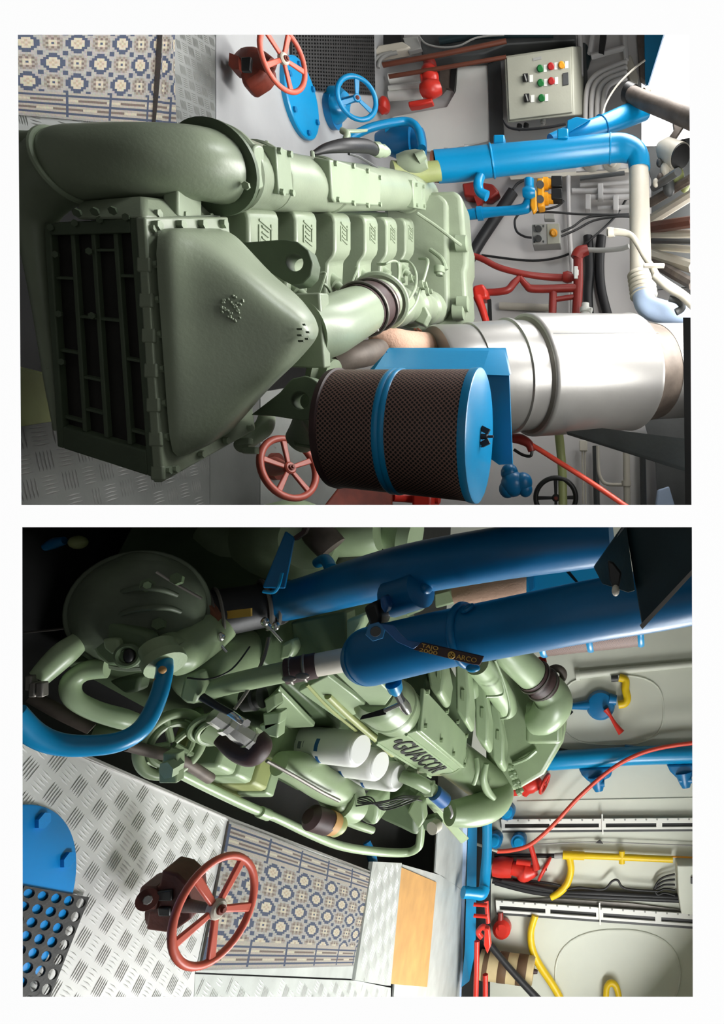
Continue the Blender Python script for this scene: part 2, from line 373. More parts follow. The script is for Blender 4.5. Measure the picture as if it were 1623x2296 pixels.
def rug(name, cor, ni, nj, b0, b1, parent=None, z=.006, i0=0, wob=.004, m=weave, edge=None, njt=None, j0=0):
    """thick woven mat on the floor; cor = four floor pixels (along0/across0, along1/across0, along1/across1, along0/across1)"""
    a, b_, c, d = [FL(x, y, z) for x, y in cor]; b = MB(); cols = []
    rnd = random.Random(3)
    for i in range(ni + 1):
        for j in range(nj + 1):
            u, v = i / ni, j / nj
            if edge: u = u + (edge(v) if i == ni else edge(v) * u ** 6)
            p = (a * (1 - u) + b_ * u) * (1 - v) + (d * (1 - u) + c * u) * v
            b.v.append(p + Z * (wob * (1 + math.sin(u * 9 + v * 3)) * .5))
    k = nj + 1
    for i in range(ni):
        for j in range(nj):
            b.f.append((i * k + j, (i + 1) * k + j, (i + 1) * k + j + 1, i * k + j + 1)); cols.append(rugcol(i + i0, j + j0, ni, njt or nj, b0, b1))
    n0 = len(b.v)
    ring = [i * k for i in range(ni + 1)] + [ni * k + j for j in range(1, nj + 1)] + [i * k + nj for i in range(ni - 1, -1, -1)] + [j for j in range(nj - 1, 0, -1)]
    b.v += [b.v[i] - Z * (b.v[i].z - .0005) for i in ring]; m_ = len(ring)
    for i in range(m_):
        b.f.append((ring[i], ring[(i + 1) % m_], n0 + (i + 1) % m_, n0 + i)); cols.append((120, 112, 106))
    o = obj(name, b, m, parent); me = o.data; at = me.color_attributes.new('weave', 'FLOAT_COLOR', 'CORNER')
    for p in me.polygons:
        cc = lin(cols[p.index]) + (1,)
        for li in p.loop_indices: at.data[li].color = cc
    return o
def holemat(name, cor, ni, nj, hr, th, z0=.003, stag=False):
    """rubber ring mat with real holes"""
    a, b_, c, d = [FL(x, y, z0) for x, y in cor]; b = MB()
    def q(u, v): return (a * (1 - u) + b_ * u) * (1 - v) + (d * (1 - u) + c * u) * v
    n = 12
    for i in range(ni):
        for j in range(nj):
            cu, cv = (i + .5) / ni, (j + .5) / nj; h = hr * (.45 if stag and (i + j) % 2 else 1)
            out = []; inn = []
            for k in range(n):
                t = 2 * PI * (k + .5) / n; ct, st = math.cos(t), math.sin(t); mm = max(abs(ct), abs(st))
                out.append(q(cu + ct / mm * .5 / ni, cv + st / mm * .5 / nj)); inn.append(q(cu + ct * h / ni, cv + st * h / nj))
            o = len(b.v); b.v += [p + Z * th for p in out] + [p + Z * th for p in inn] + inn + [p.copy() for p in out]
            for k in range(n):
                k2 = (k + 1) % n
                b.f += [(o + k, o + k2, o + n + k2, o + n + k), (o + n + k, o + n + k2, o + 2 * n + k2, o + 2 * n + k)]
                if i in (0, ni - 1) or j in (0, nj - 1): b.f.append((o + k, o + k2, o + 3 * n + k2, o + 3 * n + k))
    return obj(name, b, rubber, None)
def stem(name, label, cat, pts, r, m, n=12, k=5, group=None):   # a single pipe, hose or cable
    return tag(obj(name, MB().tube(pts, r, n, k), m), label, cat, group)
# ================================================================== SETTING
# the sheet's white margin, built as a front wall with one opening per room
D0, D1 = .80, .806
A_ = [(40, 78), (1545, 78), (1550, 1132), (48, 1132)]; B_ = [(50, 1182), (1551, 1182), (1553, 2235), (51, 2235)]
wf = MB()
def wf_add(q, gr):
    back = [(x + g[0], y + g[1]) for (x, y), g in zip(q, gr)]
    wf.hexa([P(x, y, D0) for x, y in q], [P(x, y, D1) for x, y in back])
xl, xh, yl, yh = -2200, 3900, -6600, 13500
g0 = (0, 0); e = 12
def wf_strips():
    wf_add([(xl, yl), (xh, yl), (xh, 78), (xl, 78)], [g0, g0, (0, -e), (0, -e)])
    wf_add([(xl, 78), (40, 78), (48, 1132), (xl, 1132)], [(0, -e), (-e, -e), (-e, e), (0, e)])
    wf_add([(1545, 78), (xh, 78), (xh, 1132), (1550, 1132)], [(e, -e), (0, -e), (0, e), (e, e)])
    wf_add([(xl, 1132), (xh, 1132), (xh, 1182), (xl, 1182)], [(0, e), (0, e), (0, -e), (0, -e)])
    wf_add([(xl, 1182), (50, 1182), (51, 2235), (xl, 2235)], [(0, -e), (-e, -e), (-e, e), (0, e)])
    wf_add([(1551, 1182), (xh, 1182), (xh, 2235), (1553, 2235)], [(e, -e), (0, -e), (0, e), (e, e)])
    wf_add([(xl, 2235), (xh, 2235), (xh, yh), (xl, yh)], [(0, e), (0, e), g0, g0])
wf_strips()
front = struct(obj('sheet_margin_wall', wf, sheet, None, 0, 1))
ln = MB()                    # added dark layer behind the front wall, soaks up bounced lamp light
def wf_add(q, gr): ln.hexa([P(x + g[0], y + g[1], D1) for (x, y), g in zip(q, gr)], [P(x + g[0] * 2, y + g[1] * 2, D1 + .004) for (x, y), g in zip(q, gr)])
wf_strips()
struct(obj('bounce_absorber', ln, absorber, None, 0, 1))
DA, DB = 5.0, 7.8
def wallbox(name, x0, x1, y0, y1, z0, z1, m): return struct(obj(name, MB().hexa([V((x0, y0, z0)), V((x1, y0, z0)), V((x1, y0, z1)), V((x0, y0, z1))], [V((x0, y1, z0)), V((x1, y1, z0)), V((x1, y1, z1)), V((x0, y1, z1))]), m))
ZA, ZB, ZF = 2.5, 3.05, -.45
floor = wallbox('floor', -4.6, 7.2, .81, 9.3, ZF - .1, ZF, bilge)
wallbox('wall_left', -4.6, -4.5, .81, 5.1, ZF, ZB, wallA)
wallbox('wall_right', 7.1, 7.2, .81, 9.3, ZF, ZB, wallB)
wallbox('wall_middle', -.009, .004, .812, 9.3, ZF, ZB, midwall)
wallbox('ceiling', -4.6, 0, .81, 5.1, ZA, ZA + .08, darkwall)
wallbox('ceiling_right', .018, 7.2, .81, 9.3, ZB, ZB + .08, wallB)
# back wall of the left room, with the open skylight at its upper left
wb = MB(); zt = 1.7 + (1438 - CX) / F * DA; xs = (328 - CY) / F * DA
wb.prism([V((-4.6, DA, ZF)), V((0, DA, ZF)), V((0, DA, ZA)), V((xs, DA, ZA)), V((xs, DA, zt)), V((-4.6, DA, zt))], Y * .08)
struct(obj('wall_back', wb, wallA))
struct(obj('window_1', MB().box(V(((-4.6 + xs) / 2, DA + .05, (zt + ZA) / 2)), (xs + 4.6) / 2, .008, (ZA - zt) / 2), daylight))
# back wall of the right room stands a little skew
wr = MB(); b0 = (8.0 - .02 * 0, 7.35)
def WBd(y): return 8.85 - (y - 1182) * .00115       # depth of that wall at photo column y
WB0 = P(1200, 1300, WBd(1300)); _q = P(1200, 2200, WBd(2200)); WBN = (WB0 - _q).cross(Z).normalized()
def W(x, y, off=0.): return PLN(x, y, WB0 + WBN * (off if WBN.y < 0 else -off), WBN)
p0 = W(1350, 1150); p1 = W(1350, 2420); p0 = V((p0.x, p0.y, 0)); p1 = V((p1.x, p1.y, 0))
wr.hexa([p0 + Z * ZF, p1 + Z * ZF, p1 + Z * ZB, p0 + Z * ZB], [q + V((0, .1, 0)) for q in (p0 + Z * ZF, p1 + Z * ZF, p1 + Z * ZB, p0 + Z * ZB)])
struct(obj('wall_back_right', wr, wallB))
WN = WBN if WBN.y < 0 else -WBN
# floor plates, left room
pl = plate('floor_plate', [(15, 20), (391, 20), (391, 300), (330, 296), (42, 292), (15, 290)], plateD, floor, tread=treadA, ang=.35, pitch=.052)
plate('floor_plate', [(391, 20), (483, 20), (483, 330), (391, 318)], plateD, floor, tread=treadA, ang=.35, pitch=.044)
plate('floor_plate', [(484.5, 20), (874, 20), (874, 420), (700, 400), (560, 370), (484.5, 330)], plateA, floor)
plate('floor_plate', [(15, 962), (120, 945), (300, 930), (470, 900), (470, 1136), (15, 1136)], plateD, floor, tread=treadA, ang=.25, pitch=.075)
plate('floor_plate', [(470.8, 900), (582, 890), (582, 1136), (470.8, 1136)], plateD, floor)
plate('floor_plate', [(584, 880), (700, 860), (800, 980), (768, 1080), (727, 1136), (584, 1136)], plateC, floor)
# floor plates, right room
tp = [(15, 1560), (60, 1640), (200, 1705), (513, 1836), (437, 2180), (431, 2300), (15, 2300)]
plate('floor_plate', tp, plateB, floor, tread=treadB, ang=.62, pitch=.07)
plate('floor_plate', [(514.5, 1836), (836, 1958), (822, 1990), (800, 2195), (438.5, 2180)], plateC, floor)
plate('floor_plate', [(437.5, 2184), (800, 2199), (876, 2215), (876, 2330), (431.5, 2330)], plateC, floor, tread=treadB, ang=.62, pitch=.082)
plate('step_plate', [(836, 1932), (901, 1935), (876, 2210), (796, 2197)], plateC, floor, z=.02, th=.03, tread=treadB, ang=.5, pitch=.11)
plate('floor_plate', [(902, 1938), (990, 1963), (1041, 2000), (1034, 2300), (878, 2300)], plateC, floor)
plate('floor_plate', [(985, 1800), (1047, 1800), (1041, 1998), (976, 1955)], plateC, floor)
lipm = MB()
for q in (((60, 1640), (513, 1836)), ((513, 1836), (836, 1958))):
    a, b = FL(*q[0]), FL(*q[1]); t = (b - a).normalized(); s = t.cross(Z)
    lipm.hexa([a - s * .004 - Z * .03, a + s * .004 - Z * .03, a + s * .004 + Z * .012, a - s * .004 + Z * .012], [b - s * .004 - Z * .03, b + s * .004 - Z * .03, b + s * .004 + Z * .012, b - s * .004 + Z * .012])
struct(obj('trim_1', lipm, steel))

# ================================================================== LEFT ROOM
# ---- rugs and mat
r1 = rug('patterned_rug', [(32, 257), (349, 285), (366, 40), (20, 40)], 60, 46, 12, 0, njt=90)
tag(r1, 'beige and navy patterned runner along the left of the engine, larger piece', 'rug', 'patterned runners in the upper view')
r2 = rug('patterned_rug', [(344, 285), (391, 290), (392, 40), (361, 40)], 14, 46, 12, 0, z=.016, i0=9, njt=90, wob=.012)
tag(r2, 'short patterned runner overlapping the rug end beside the tread plate', 'rug', 'patterned runners in the upper view')
hm = holemat('rubber_mat', [(652, 200), (838, 214), (834, 30), (648, 30)], 34, 22, .3, .012)
tag(hm, 'black perforated rubber mat lying under the orange-red handwheel', 'mat')
# ---- round blue hatch cover
t = thing('hatch_cover', 'round blue steel hatch cover bolted to the grey floor', 'cover', FL(672, 215))
c = FL(668, 222, .0); obj('cover_plate', MB().lathe(c, c + Z * .03, [(0, .2), (.8, .2), (1, .193)], 40), blue, t)
for a in (20, 80, 140, 200, 260, 320):
    a = math.radians(a); bolt(t, c + V((math.cos(a) * .165, math.sin(a) * .165, .03)), Z, .016, blued)
# ---- blue floor valve
t = thing('gate_valve', 'blue valve with blue two-spoke handwheel at the mat edge', 'valve', FL(745, 240))
c = FL(738, 250); obj('flange', MB().lathe(c, c + Z * .04, [(0, .1), (1, .1)], 28), blued, t)
obj('body', MB().tube([(730, 252, c.y), (745, 248, c.y - .02), (762, 238, c.y - .03), (772, 226, c.y - .05)], [26, 28, 24, 14], 16), blue, t)
obj('bonnet', MB().lathe((745, 222, c.y), (775, 226, c.y - .02), [(0, .07), (.5, .075), (1, .05)], 20), blue, t)
obj('stem', MB().tube([(768, 228, c.y - .03), (800, 220, c.y - .12)], [8, 7], 10), blue, t)
wheel(t, (800, 220, c.y - .13), V((.25, -.72, .55)), .112, .015, 3, blue, blue, .4, .2, .12)
# ---- rust-red floor valve with orange-red wheel
def floor_valve(t, pts, m, ring=None):
    obj('yoke', MB().tube(pts, [18, 30, 32, 24, 12], 18), m, t)
t = thing('gate_valve', 'rust-brown floor valve with bright orange-red handwheel over the grey plate', 'valve', FL(545, 150))
d = 2.85
obj('body', MB().tube([(532, 152, d), (555, 146, d), (575, 144, d - .02), (592, 143, d - .05), (612, 141, d - .1)], [20, 30, 32, 24, 9], 18), rust, t)
obj('yoke_casting', MB().slab([(531, 100), (562, 102), (586, 122), (598, 132), (598, 154), (584, 172), (556, 190), (542, 192), (536, 168), (534, 122)], .1, d - .07), rust, t, .025, 38, 3)
obj('base_lug', MB().slab([(514, 118), (534, 126), (536, 156), (520, 154), (512, 146)], .06, d - .09), rust, t)
obj('lug_bolt', MB().lathe(P(524, 137, d - .06), P(533, 137, d - .06), [(0, .018), (1, .014)], 10), steel, t)
obj('slot', MB().slab([(540, 128), (562, 126), (560, 158), (540, 158)], .02, d - .13), black, t, .004)
wheel(t, (635, 132, d - .2), V((.1, -.32, .94)), .118, .011, 5, wheelred, cream, .5)
# ---- dull red handwheel at the right
t = thing('gate_valve', 'dull brick-red handwheel valve on the plate right of the funnel', 'valve', FL(640, 1045))
wheel(t, (648, 1050, 2.28), V((-.25, -.42, .88)), .113, .013, 5, wheeldull, wheeldull, .2)
obj('stem', MB().tube([(615, 1046, 2.5), (630, 1048, 2.4), (648, 1050, 2.28)], [22, 16, 8], 14), wheeldull, t)
obj('flange', MB().lathe(FL(612, 1046), FL(612, 1046) + Z * .03, [(0, .07), (1, .07)], 24), wheeldull, t)

# ---- ENGINE (left room): one thing, its parts below
eng = thing('marine_engine', 'grey-green six-cylinder marine engine with charge-air funnel facing the viewer, in the upper view', 'engine', FL(420, 700, 0))
# crankcase block
AX = V((-.45, 1, 0)).normalized()
a0 = P(455, 455, 1.87); a1 = P(500, 735, 1.95)
blk = MB(); L = 1.95
q = [P(430, 470, 1.9), P(430, 760, 1.9), P(250, 780, 1.9), P(240, 500, 1.9)]
blk.hexa(q, [p + V((-.78, 1.62, 0)) for p in q])
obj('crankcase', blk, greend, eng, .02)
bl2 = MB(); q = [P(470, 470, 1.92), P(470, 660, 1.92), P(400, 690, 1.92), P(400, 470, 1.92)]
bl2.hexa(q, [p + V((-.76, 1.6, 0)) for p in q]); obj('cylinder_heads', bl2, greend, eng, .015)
# valve covers
prof = [(0, -.2), (0, -.03), (.012, -.008), (.035, 0), (.135, 0), (.155, -.006), (.182, -.03), (.30, -.036), (.315, -.05), (.315, -.2)]
dep = [1.86, 2.135, 2.443, 2.757, 3.03, 3.32]
tops = [(558, 462), (665, 468), (752, 475), (820, 481), (868, 486), (910, 488)]
for i, d in enumerate(dep):
    x, y = tops[i]; o0 = P(x, y, d); wd = .155 if i else .175
    pts = [o0 + X * s * (1.0 + .06 * i) + Z * h for s, h in prof]
    o = obj('valve_cover', MB().prism(pts, V((-.45, 1, 0)) * wd), green, eng, .016, 30, 3)
    c = o0 + X * .085 + V((-.45, 1, 0)) * wd * .5; r = MB()
    for s in (-1, 1): r.box(c + Z * .001 + V((-.45, 1, 0)) * wd * .2 * s, .03, .003, .003)
    for s in (-1, 1): r.box(c + Z * .001 + X * .03 * s, .003, wd * .2, .003)
    for s in (-.5, 0, .5): r.box(c + Z * .001 + X * .034 * s, .003, wd * .11, .003, (X + Y * .6 * (1 if s else -1)).normalized(), Y)
    obj('raised_badge', r, green, o)
    if i:
        obj('injector_boss', MB().lathe(o0 + X * .27 + V((-.03, .06, -.05)), o0 + X * .3 + V((-.02, .06, .0)), [(0, .03), (.6, .03), (.65, .018), (1, .015)], 14), greenl, eng)
# charge air cooler with grid front
TL, TR, BL, BR = P(322, 488, 1.50), P(364, 1078, 1.56), P(98, 500, 1.63), P(128, 1002, 1.68)
Dv = V((-.15, .30, 0))
def fq(u, v, off=0.): return (BL * (1 - u) + BR * u) * (1 - v) + (TL * (1 - u) + TR * u) * v + Dv * off
def bar(mb, u0, u1, v0, v1, o0, o1):
    mb.hexa([fq(u0, v0, o0), fq(u1, v0, o0), fq(u1, v1, o0), fq(u0, v1, o0)], [fq(u0, v0, o1), fq(u1, v0, o1), fq(u1, v1, o1), fq(u0, v1, o1)])
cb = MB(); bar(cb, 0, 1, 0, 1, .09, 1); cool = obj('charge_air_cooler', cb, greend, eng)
for (u0, u1, v0, v1) in ((.06, .9, .07, .25), (.06, .9, .29, .46), (.06, .9, .5, .68), (.06, .9, .72, .86)):
    b = MB(); bar(b, u0, u1, v0, v1, .07, .1); obj('cell_recess', b, cellm, cool)
for (u0, u1, v0, v1) in ((0, 1, .865, 1), (0, 1, 0, .065), (0, .055, .065, .865), (.9, 1, .065, .865)):
    b = MB(); bar(b, u0, u1, v0, v1, 0, .12); obj('frame_bar', b, greend, cool, .004)
for v in (.27, .48, .70):
    b = MB(); bar(b, .05, .9, v - .02, v + .02, .02, .12); obj('grid_rib', b, greend, cool, .003)
for u, v0, v1 in ((.24, .065, .26), (.56, .065, .26), (.86, .065, .26), (.4, .28, .68), (.66, .28, .47), (.22, .72, .86), (.55, .72, .86), (.84, .72, .86), (.12, .5, .68), (.8, .28, .47)):
    b = MB(); bar(b, u - .005, u + .005, v0, v1, .03, .12); obj('cross_rib', b, greend, cool)
for k, (x, y) in enumerate([(118, 515), (172, 505), (228, 498), (286, 492), (128, 575), (204, 568), (210, 712), (136, 708), (142, 815)]):
    p = PLN(x, y, TL, (TR - TL).cross(BL - TL)); bolt(cool, p - Y * .008 + Dv * .02, V((.1, -1, .1)), .009, greend, 'cover_bolt', .7)
# top flange
fl = [P(325, 487, 1.492), P(364, 1083, 1.552), P(574, 964, 1.86), P(512, 486, 1.80)]
fo = obj('cooler_flange', MB().prism([p - Z * .024 for p in fl], Z * .024), green, eng, .005)
for i in range(8):
    u = (i + .3) / 7.6; p = fl[0] * (1 - u) + fl[1] * u + Y * .02 + V((-.008, 0, 0)); bolt(fo, p, Z, .0095, greenl, h=1.1)
    p = fl[0] * (1 - u) + fl[1] * u
    if i: obj('clamp_lug', MB().box(p + Y * .005 - Z * .012, .018, .006, .016), green, fo, .004)
for u in (.1, .36, .62, .9):
    p = fl[0] * (1 - u) + fl[3] * u + X * .02; bolt(fo, p, Z, .0125, greenl, h=1.2)
    p = fl[1] * (1 - u) + fl[2] * u - X * .02; bolt(fo, p, Z, .01, greenl, h=1.2)
# header tank at the left of the cooler
q0 = [P(322, 440, 1.56), P(322, 490, 1.5), P(168, 492, 1.56), P(170, 452, 1.62)]
ht = obj('header_tank', MB().hexa(q0, [p + V((-.13, .30, 0)) for p in q0]), green, eng, .01)
for x in (205, 245, 285): bolt(ht, P(x - 30, 476 - (x - 205) * .06, 1.525), V((.6, -.8, .1)), .01, greend)
for u in (.15, .5, .85): bolt(ht, (q0[0] * .25 + q0[1] * .75) + V((-.13, .3, 0)) * u, Z, .011, greenl)
obj('tank_lug', MB().box(P(400, 462, 1.68) + Z * .012, .05, .05, .02), greenl, ht, .006)
# funnel (charge air hood)
def ringpts(NL, NR, FR, FL_, n=48, k=4.5):
    NL, NR, FR, FL_ = [P(*a) for a in (NL, NR, FR, FL_)]; out = []
    for i in range(n):
        a = 2 * PI * i / n; cs, sn = math.cos(a), math.sin(a)
        m = (abs(cs) ** k + abs(sn) ** k) ** (-1 / k); u = .5 + .5 * cs * m; v = .5 + .5 * sn * m
        out.append((NL * (1 - u) + NR * u) * (1 - v) + (FL_ * (1 - u) + FR * u) * v)
    return out
keys = [((345, 511, 1.495), (383, 1032, 1.56), (505, 985, 1.82), (505, 512, 1.79), 9.),
        ((378, 514, 1.50), (405, 1026, 1.565), (520, 975, 1.82), (518, 514, 1.80), 8.),
        ((435, 540, 1.535), (462, 1000, 1.59), (552, 938, 1.82), (548, 528, 1.80), 6.),
        ((535, 605, 1.585), (548, 912, 1.63), (622, 858, 1.81), (618, 606, 1.80), 5.),
        ((620, 675, 1.635), (628, 832, 1.66), (676, 808, 1.80), (676, 655, 1.80), 3.6),
        ((668, 708, 1.67), (672, 782, 1.685), (706, 775, 1.79), (706, 697, 1.79), 2.8),
        ((690, 728, 1.70), (692, 762, 1.70), (714, 758, 1.77), (714, 722, 1.77), 2.2)]
fine = []
raw = []
for K in keys:
    f = []
    for c in K[:4]: f += list(c)
    raw.append(tuple(f) + (K[4],))
for s in cr(raw, 5): fine.append(ringpts(s[0:3], s[3:6], s[6:9], s[9:12], 56, s[12]))
fun = obj('air_funnel', MB().rings(fine), green, eng, 0, 60)
mk = MB()
for k in range(40):
    x = 520 + random.uniform(-24, 26); y = 690 + random.uniform(-34, 34) * (1 - abs(x - 520) / 60)
    mk.ell(PLN(x, y, P(535, 605, 1.580), (P(548, 912, 1.625) - P(535, 605, 1.580)).cross(P(378, 514, 1.495) - P(535, 605, 1.58))) + V((0, .005, -.004)), .004, .004, .004, n=6, m=4)
o = obj('rough_casting_patch', mk, greenl, fun); o['kind'] = 'stuff'
mk = MB()
for (x, y, h) in ((672, 738, 8), (672, 752, 7), (675, 765, 8), (690, 745, 5), (688, 760, 5), (682, 728, 4)): mk.box(PLN(x, y, P(668, 708, 1.665), V((0, -.75, .66))), .002, .003, h * .0009)
obj('casting_marks', mk, greend, fun)
# square flange and elbow behind the funnel
fb = MB(); fb.hexa([P(560, 662, 1.83), P(580, 822, 1.85), P(728, 826, 1.85), P(716, 656, 1.83)], [P(572, 662, 1.89), P(590, 822, 1.91), P(742, 824, 1.91), P(738, 658, 1.89)])
obj('elbow_flange', fb, green, eng, .006)
obj('air_elbow', MB().tube([(680, 742, 1.88), (725, 735, 1.95), (765, 718, 2.05), (818, 692, 2.24)], [70, 66, 60, 52], 28, 6), greenl, eng)
hc = obj('hose_coupling', MB().tube([(806, 697, 2.2), (845, 680, 2.36)], [56, 52], 28), hoseb, eng)
for (x, y, d) in ((812, 694, 2.22), (836, 684, 2.32)):
    p = P(x, y, d); obj('hose_clamp', MB().torus(p, P(845, 680, 2.36) - P(806, 697, 2.2), .092, .006, 36, 6), steeld, hc)
    b = MB(); b.tube([(x - 4, y + 8, d - .13), (x + 2, y + 62, d - .1)], 3, 8); b.box(P(x + 4, y + 14, d - .13), .012, .01, .012); b.box(P(x + 4, y + 50, d - .11), .012, .01, .012)
    obj('clamp_screw', b, steel, hc, 0)
tb = obj('compressor_housing', MB().ell((862, 672, 2.55), .085, .11, .085), green, eng)
obj('compressor_rim', MB().torus((852, 676, 2.45), P(862, 672, 2.55) - P(845, 680, 2.36), .098, .014), greenl, tb)
# fuel pump group beyond
fp = obj('fuel_pump', MB().lathe((856, 682, 2.75), (965, 690, 3.45), [(0, .06), (.05, .1), (.22, .1), (.24, .08), (.5, .085), (.52, .1), (.6, .1), (.62, .07), (.85, .075), (.87, .09), (1, .09)], 24), green, eng)
for (x, y, r) in ((872, 635, .02), (893, 630, .022), (918, 625, .02), (943, 640, .024), (955, 655, .02)):
    obj('pump_fitting', MB().lathe((x, y, 3.0), (x + 14, y - 2, 3.0), [(0, r), (.5, r), (.55, r * .6), (1, r * .6)], 8), greenl, fp)
for (x, y) in ((905, 700), (930, 705), (945, 712)): obj('pump_cover', MB().slab([(x - 16, y - 22), (x + 8, y - 26), (x + 18, y - 6), (x + 6, y + 18), (x - 14, y + 10)], .05, 3.05), greenl, fp, .008)
for pts in ([(847, 592, 2.72), (862, 592, 2.66), (880, 585, 2.68), (892, 592, 2.7), (893, 625, 2.66), (880, 680, 2.6), (865, 715, 2.55), (857, 732, 2.5)],
            [(898, 585, 3.0), (918, 588, 2.95), (932, 612, 2.9), (930, 648, 2.85), (905, 690, 2.7), (875, 730, 2.6)],
            [(940, 580, 3.25), (958, 582, 3.2), (957, 602, 3.1), (942, 650, 3.0), (925, 692, 2.85), (870, 742, 2.6)],
            [(706, 614, 2.05), (728, 612, 2.06), (726, 625, 2.06), (714, 660, 2.06)],
            [(798, 600, 2.4), (801, 604, 2.38), (790, 630, 2.36), (787, 655, 2.36)],
            [(725, 636, 2.1), (735, 645, 2.12), (742, 660, 2.15)]):
    obj('injection_line', MB().tube(pts, 3.2, 8, 5), greenl, eng)
# lifting eyes
for out, hcx, hr in (([(545, 545), (640, 538), (668, 543), (692, 562), (701, 590), (694, 618), (676, 634), (650, 637), (560, 585)], (660, 588), 19),
                     ([(560, 930), (628, 880), (655, 850), (690, 842), (712, 855), (724, 885), (722, 915), (708, 937), (680, 944), (600, 931)], (672, 898), 19)):
    d = 1.86 if hcx[1] < 700 else 1.79; obj('lifting_eye', MB().ringplate([P(x, y, d) for x, y in out], P(*hcx, d), hr * d / F, V((-.006, .055, 0)), 36), greend, eng, .003)
# flywheel housing
fh = [(860, 432), (1020, 424), (1036, 440), (1042, 520), (1049, 545), (1049, 592), (1044, 610), (1049, 690), (1038, 722), (940, 742), (860, 720)]
o = obj('flywheel_housing', MB().slab(fh, .22, 3.62), green, eng, .03, 38, 4)
obj('housing_face', MB().slab([(860, 440), (985, 432), (1003, 450), (1006, 700), (985, 722), (860, 715)], .06, 3.58), green, o, .025, 38, 4)
for (x, y) in ((1037, 546), (1040, 682), (1030, 700)): obj('housing_boss', MB().lathe(P(x - 14, y, 3.6), P(x + 12, y, 3.6), [(0, .045), (.9, .045), (1, .03)], 16), greenl, o)
obj('arch_rib', MB().tube([(965, 560, 3.55), (990, 580, 3.53), (1000, 605, 3.53)], 5, 8), greenl, o)
obj('plug', MB().lathe((985, 598, 3.5), (985, 618, 3.5), [(0, .03), (.7, .03), (.75, .022), (1, .02)], 14), greenl, o)
obj('support_rod', MB().tube([(935, 478, 3.35), (975, 505, 3.4), (1020, 540, 3.45), (1032, 549, 3.5)], 4, 8, 3), green, eng)
# coolant manifold along the left
def axp(x, y): return P(x, y, 1.085 * F / (CX - x))
mpts = [(490, 376), (555, 392), (640, 408), (740, 417), (860, 424), (950, 436)]
mpath = [axp(*q) for q in mpts]
mrad = [.108, .099, .094, .094, .097, .092]
m5 = cr([(p.x, p.y, p.z, r) for p, r in zip(mpath, mrad)], 6)
man = obj('coolant_manifold', MB().sweep([V(a[:3]) for a in m5], [a[3] for a in m5], 32), green, eng, 0, 50)
mdir = (mpath[-1] - mpath[0]).normalized()
for i, (x, y, r) in enumerate(((503, 378, .116), (586, 395, .102), (726, 415, .101), (905, 432, .104))):
    p = axp(x, y); obj('manifold_band', MB().lathe(p - mdir * .012, p + mdir * .012, [(0, r - .006), (.3, r), (.7, r), (1, r - .006)], 36), green, man)
def topplate(name, poly, m, x, y, lift, th, bev=.006, bolts=()):
    p = axp(x, y); nrm = (V((0, 0, H)) - p); nrm -= mdir * nrm.dot(mdir); nrm.normalize(); p0 = p + nrm * lift
    q = [PLN(a, b, p0, nrm) for a, b in poly]
    o = obj(name, MB().prism([v - nrm * th for v in q], nrm * th), m, man, bev)
    for a, b in bolts: bolt(o, PLN(a, b, p0, nrm), nrm, .0105, greenl, h=1.)
    return o
def obround(x, y0, y1, r, n=8): return [(x + r * math.cos(PI + PI * i / n), y0 - r * math.sin(PI * i / n)) for i in range(n + 1)] + [(x + r * math.cos(PI * i / n), y1 + r * math.sin(PI * i / n)) for i in range(n + 1)]
topplate('raised_pad', obround(581, 337, 414, 12), greenl, 581, 375, .112, .05)
topplate('nameplate', [(618, 329), (650, 338), (658, 437), (625, 436)], greenl, 636, 385, .112, .04, .004, [(624, 338), (647, 345), (630, 430), (652, 432)])
topplate('cover_plate', [(740, 358), (764, 362), (845, 388), (854, 400), (853, 462), (752, 455), (745, 445)], greenl, 795, 410, .108, .06, .006,
         [(750, 366), (790, 372), (822, 383), (850, 398), (756, 447), (790, 455), (822, 460), (850, 458)])
topplate('end_plate', [(925, 404), (953, 410), (955, 472), (928, 466)], greenl, 940, 438, .1, .05, .004, [(932, 414), (948, 418), (934, 460), (950, 462)])
for (x, y0, y1) in ((600, 320, 362), (702, 342, 392)):
    p = axp(x, 400); obj('cast_rib', MB().tube([(x - 2, y0, p.y - .02), (x, (y0 + y1) / 2, p.y - .06), (x + 3, y1, p.y - .09)], 5, 8), greenl, man)
# front flange and big elbow pipe
p = axp(484, 377); obj('manifold_flange', MB().lathe(p - mdir * .02, p, [(0, .122), (.8, .122), (1, .115)], 40), greend, man)
for a in (60, 180, 300): bolt(man, p - mdir * .02 + (X * math.cos(math.radians(a)) * .9 + Z * math.sin(math.radians(a))) * .112, -mdir, .011, greenl)
obj('water_elbow', MB().tube([(488, 376, 1.75), (430, 366, 1.68), (330, 362, 1.62), (230, 364, 1.60), (165, 370, 1.6), (115, 395, 1.62), (85, 440, 1.64), (75, 500, 1.66), (82, 580, 1.67), (98, 700, 1.69), (118, 850, 1.70), (136, 965, 1.71)],
                              [76, 76, 76, 76, 76, 70, 56, 38, 26, 20, 16, 13], 30, 6), green, eng, 0, 60)
obj('elbow_seam', MB().torus((152, 372, 1.595), P(165, 370, 1.6) - P(110, 392, 1.62), .086, .008, 40, 8), greenl, eng)
for (x, y) in ((190, 285), (216, 287)): obj('elbow_lug', MB().ringplate([P(x + 11 * math.cos(k * PI / 6), y + 9 * math.sin(k * PI / 6), 1.56) for k in range(12)], P(x, y, 1.56), .005, Y * .02, 20), greenl, eng)
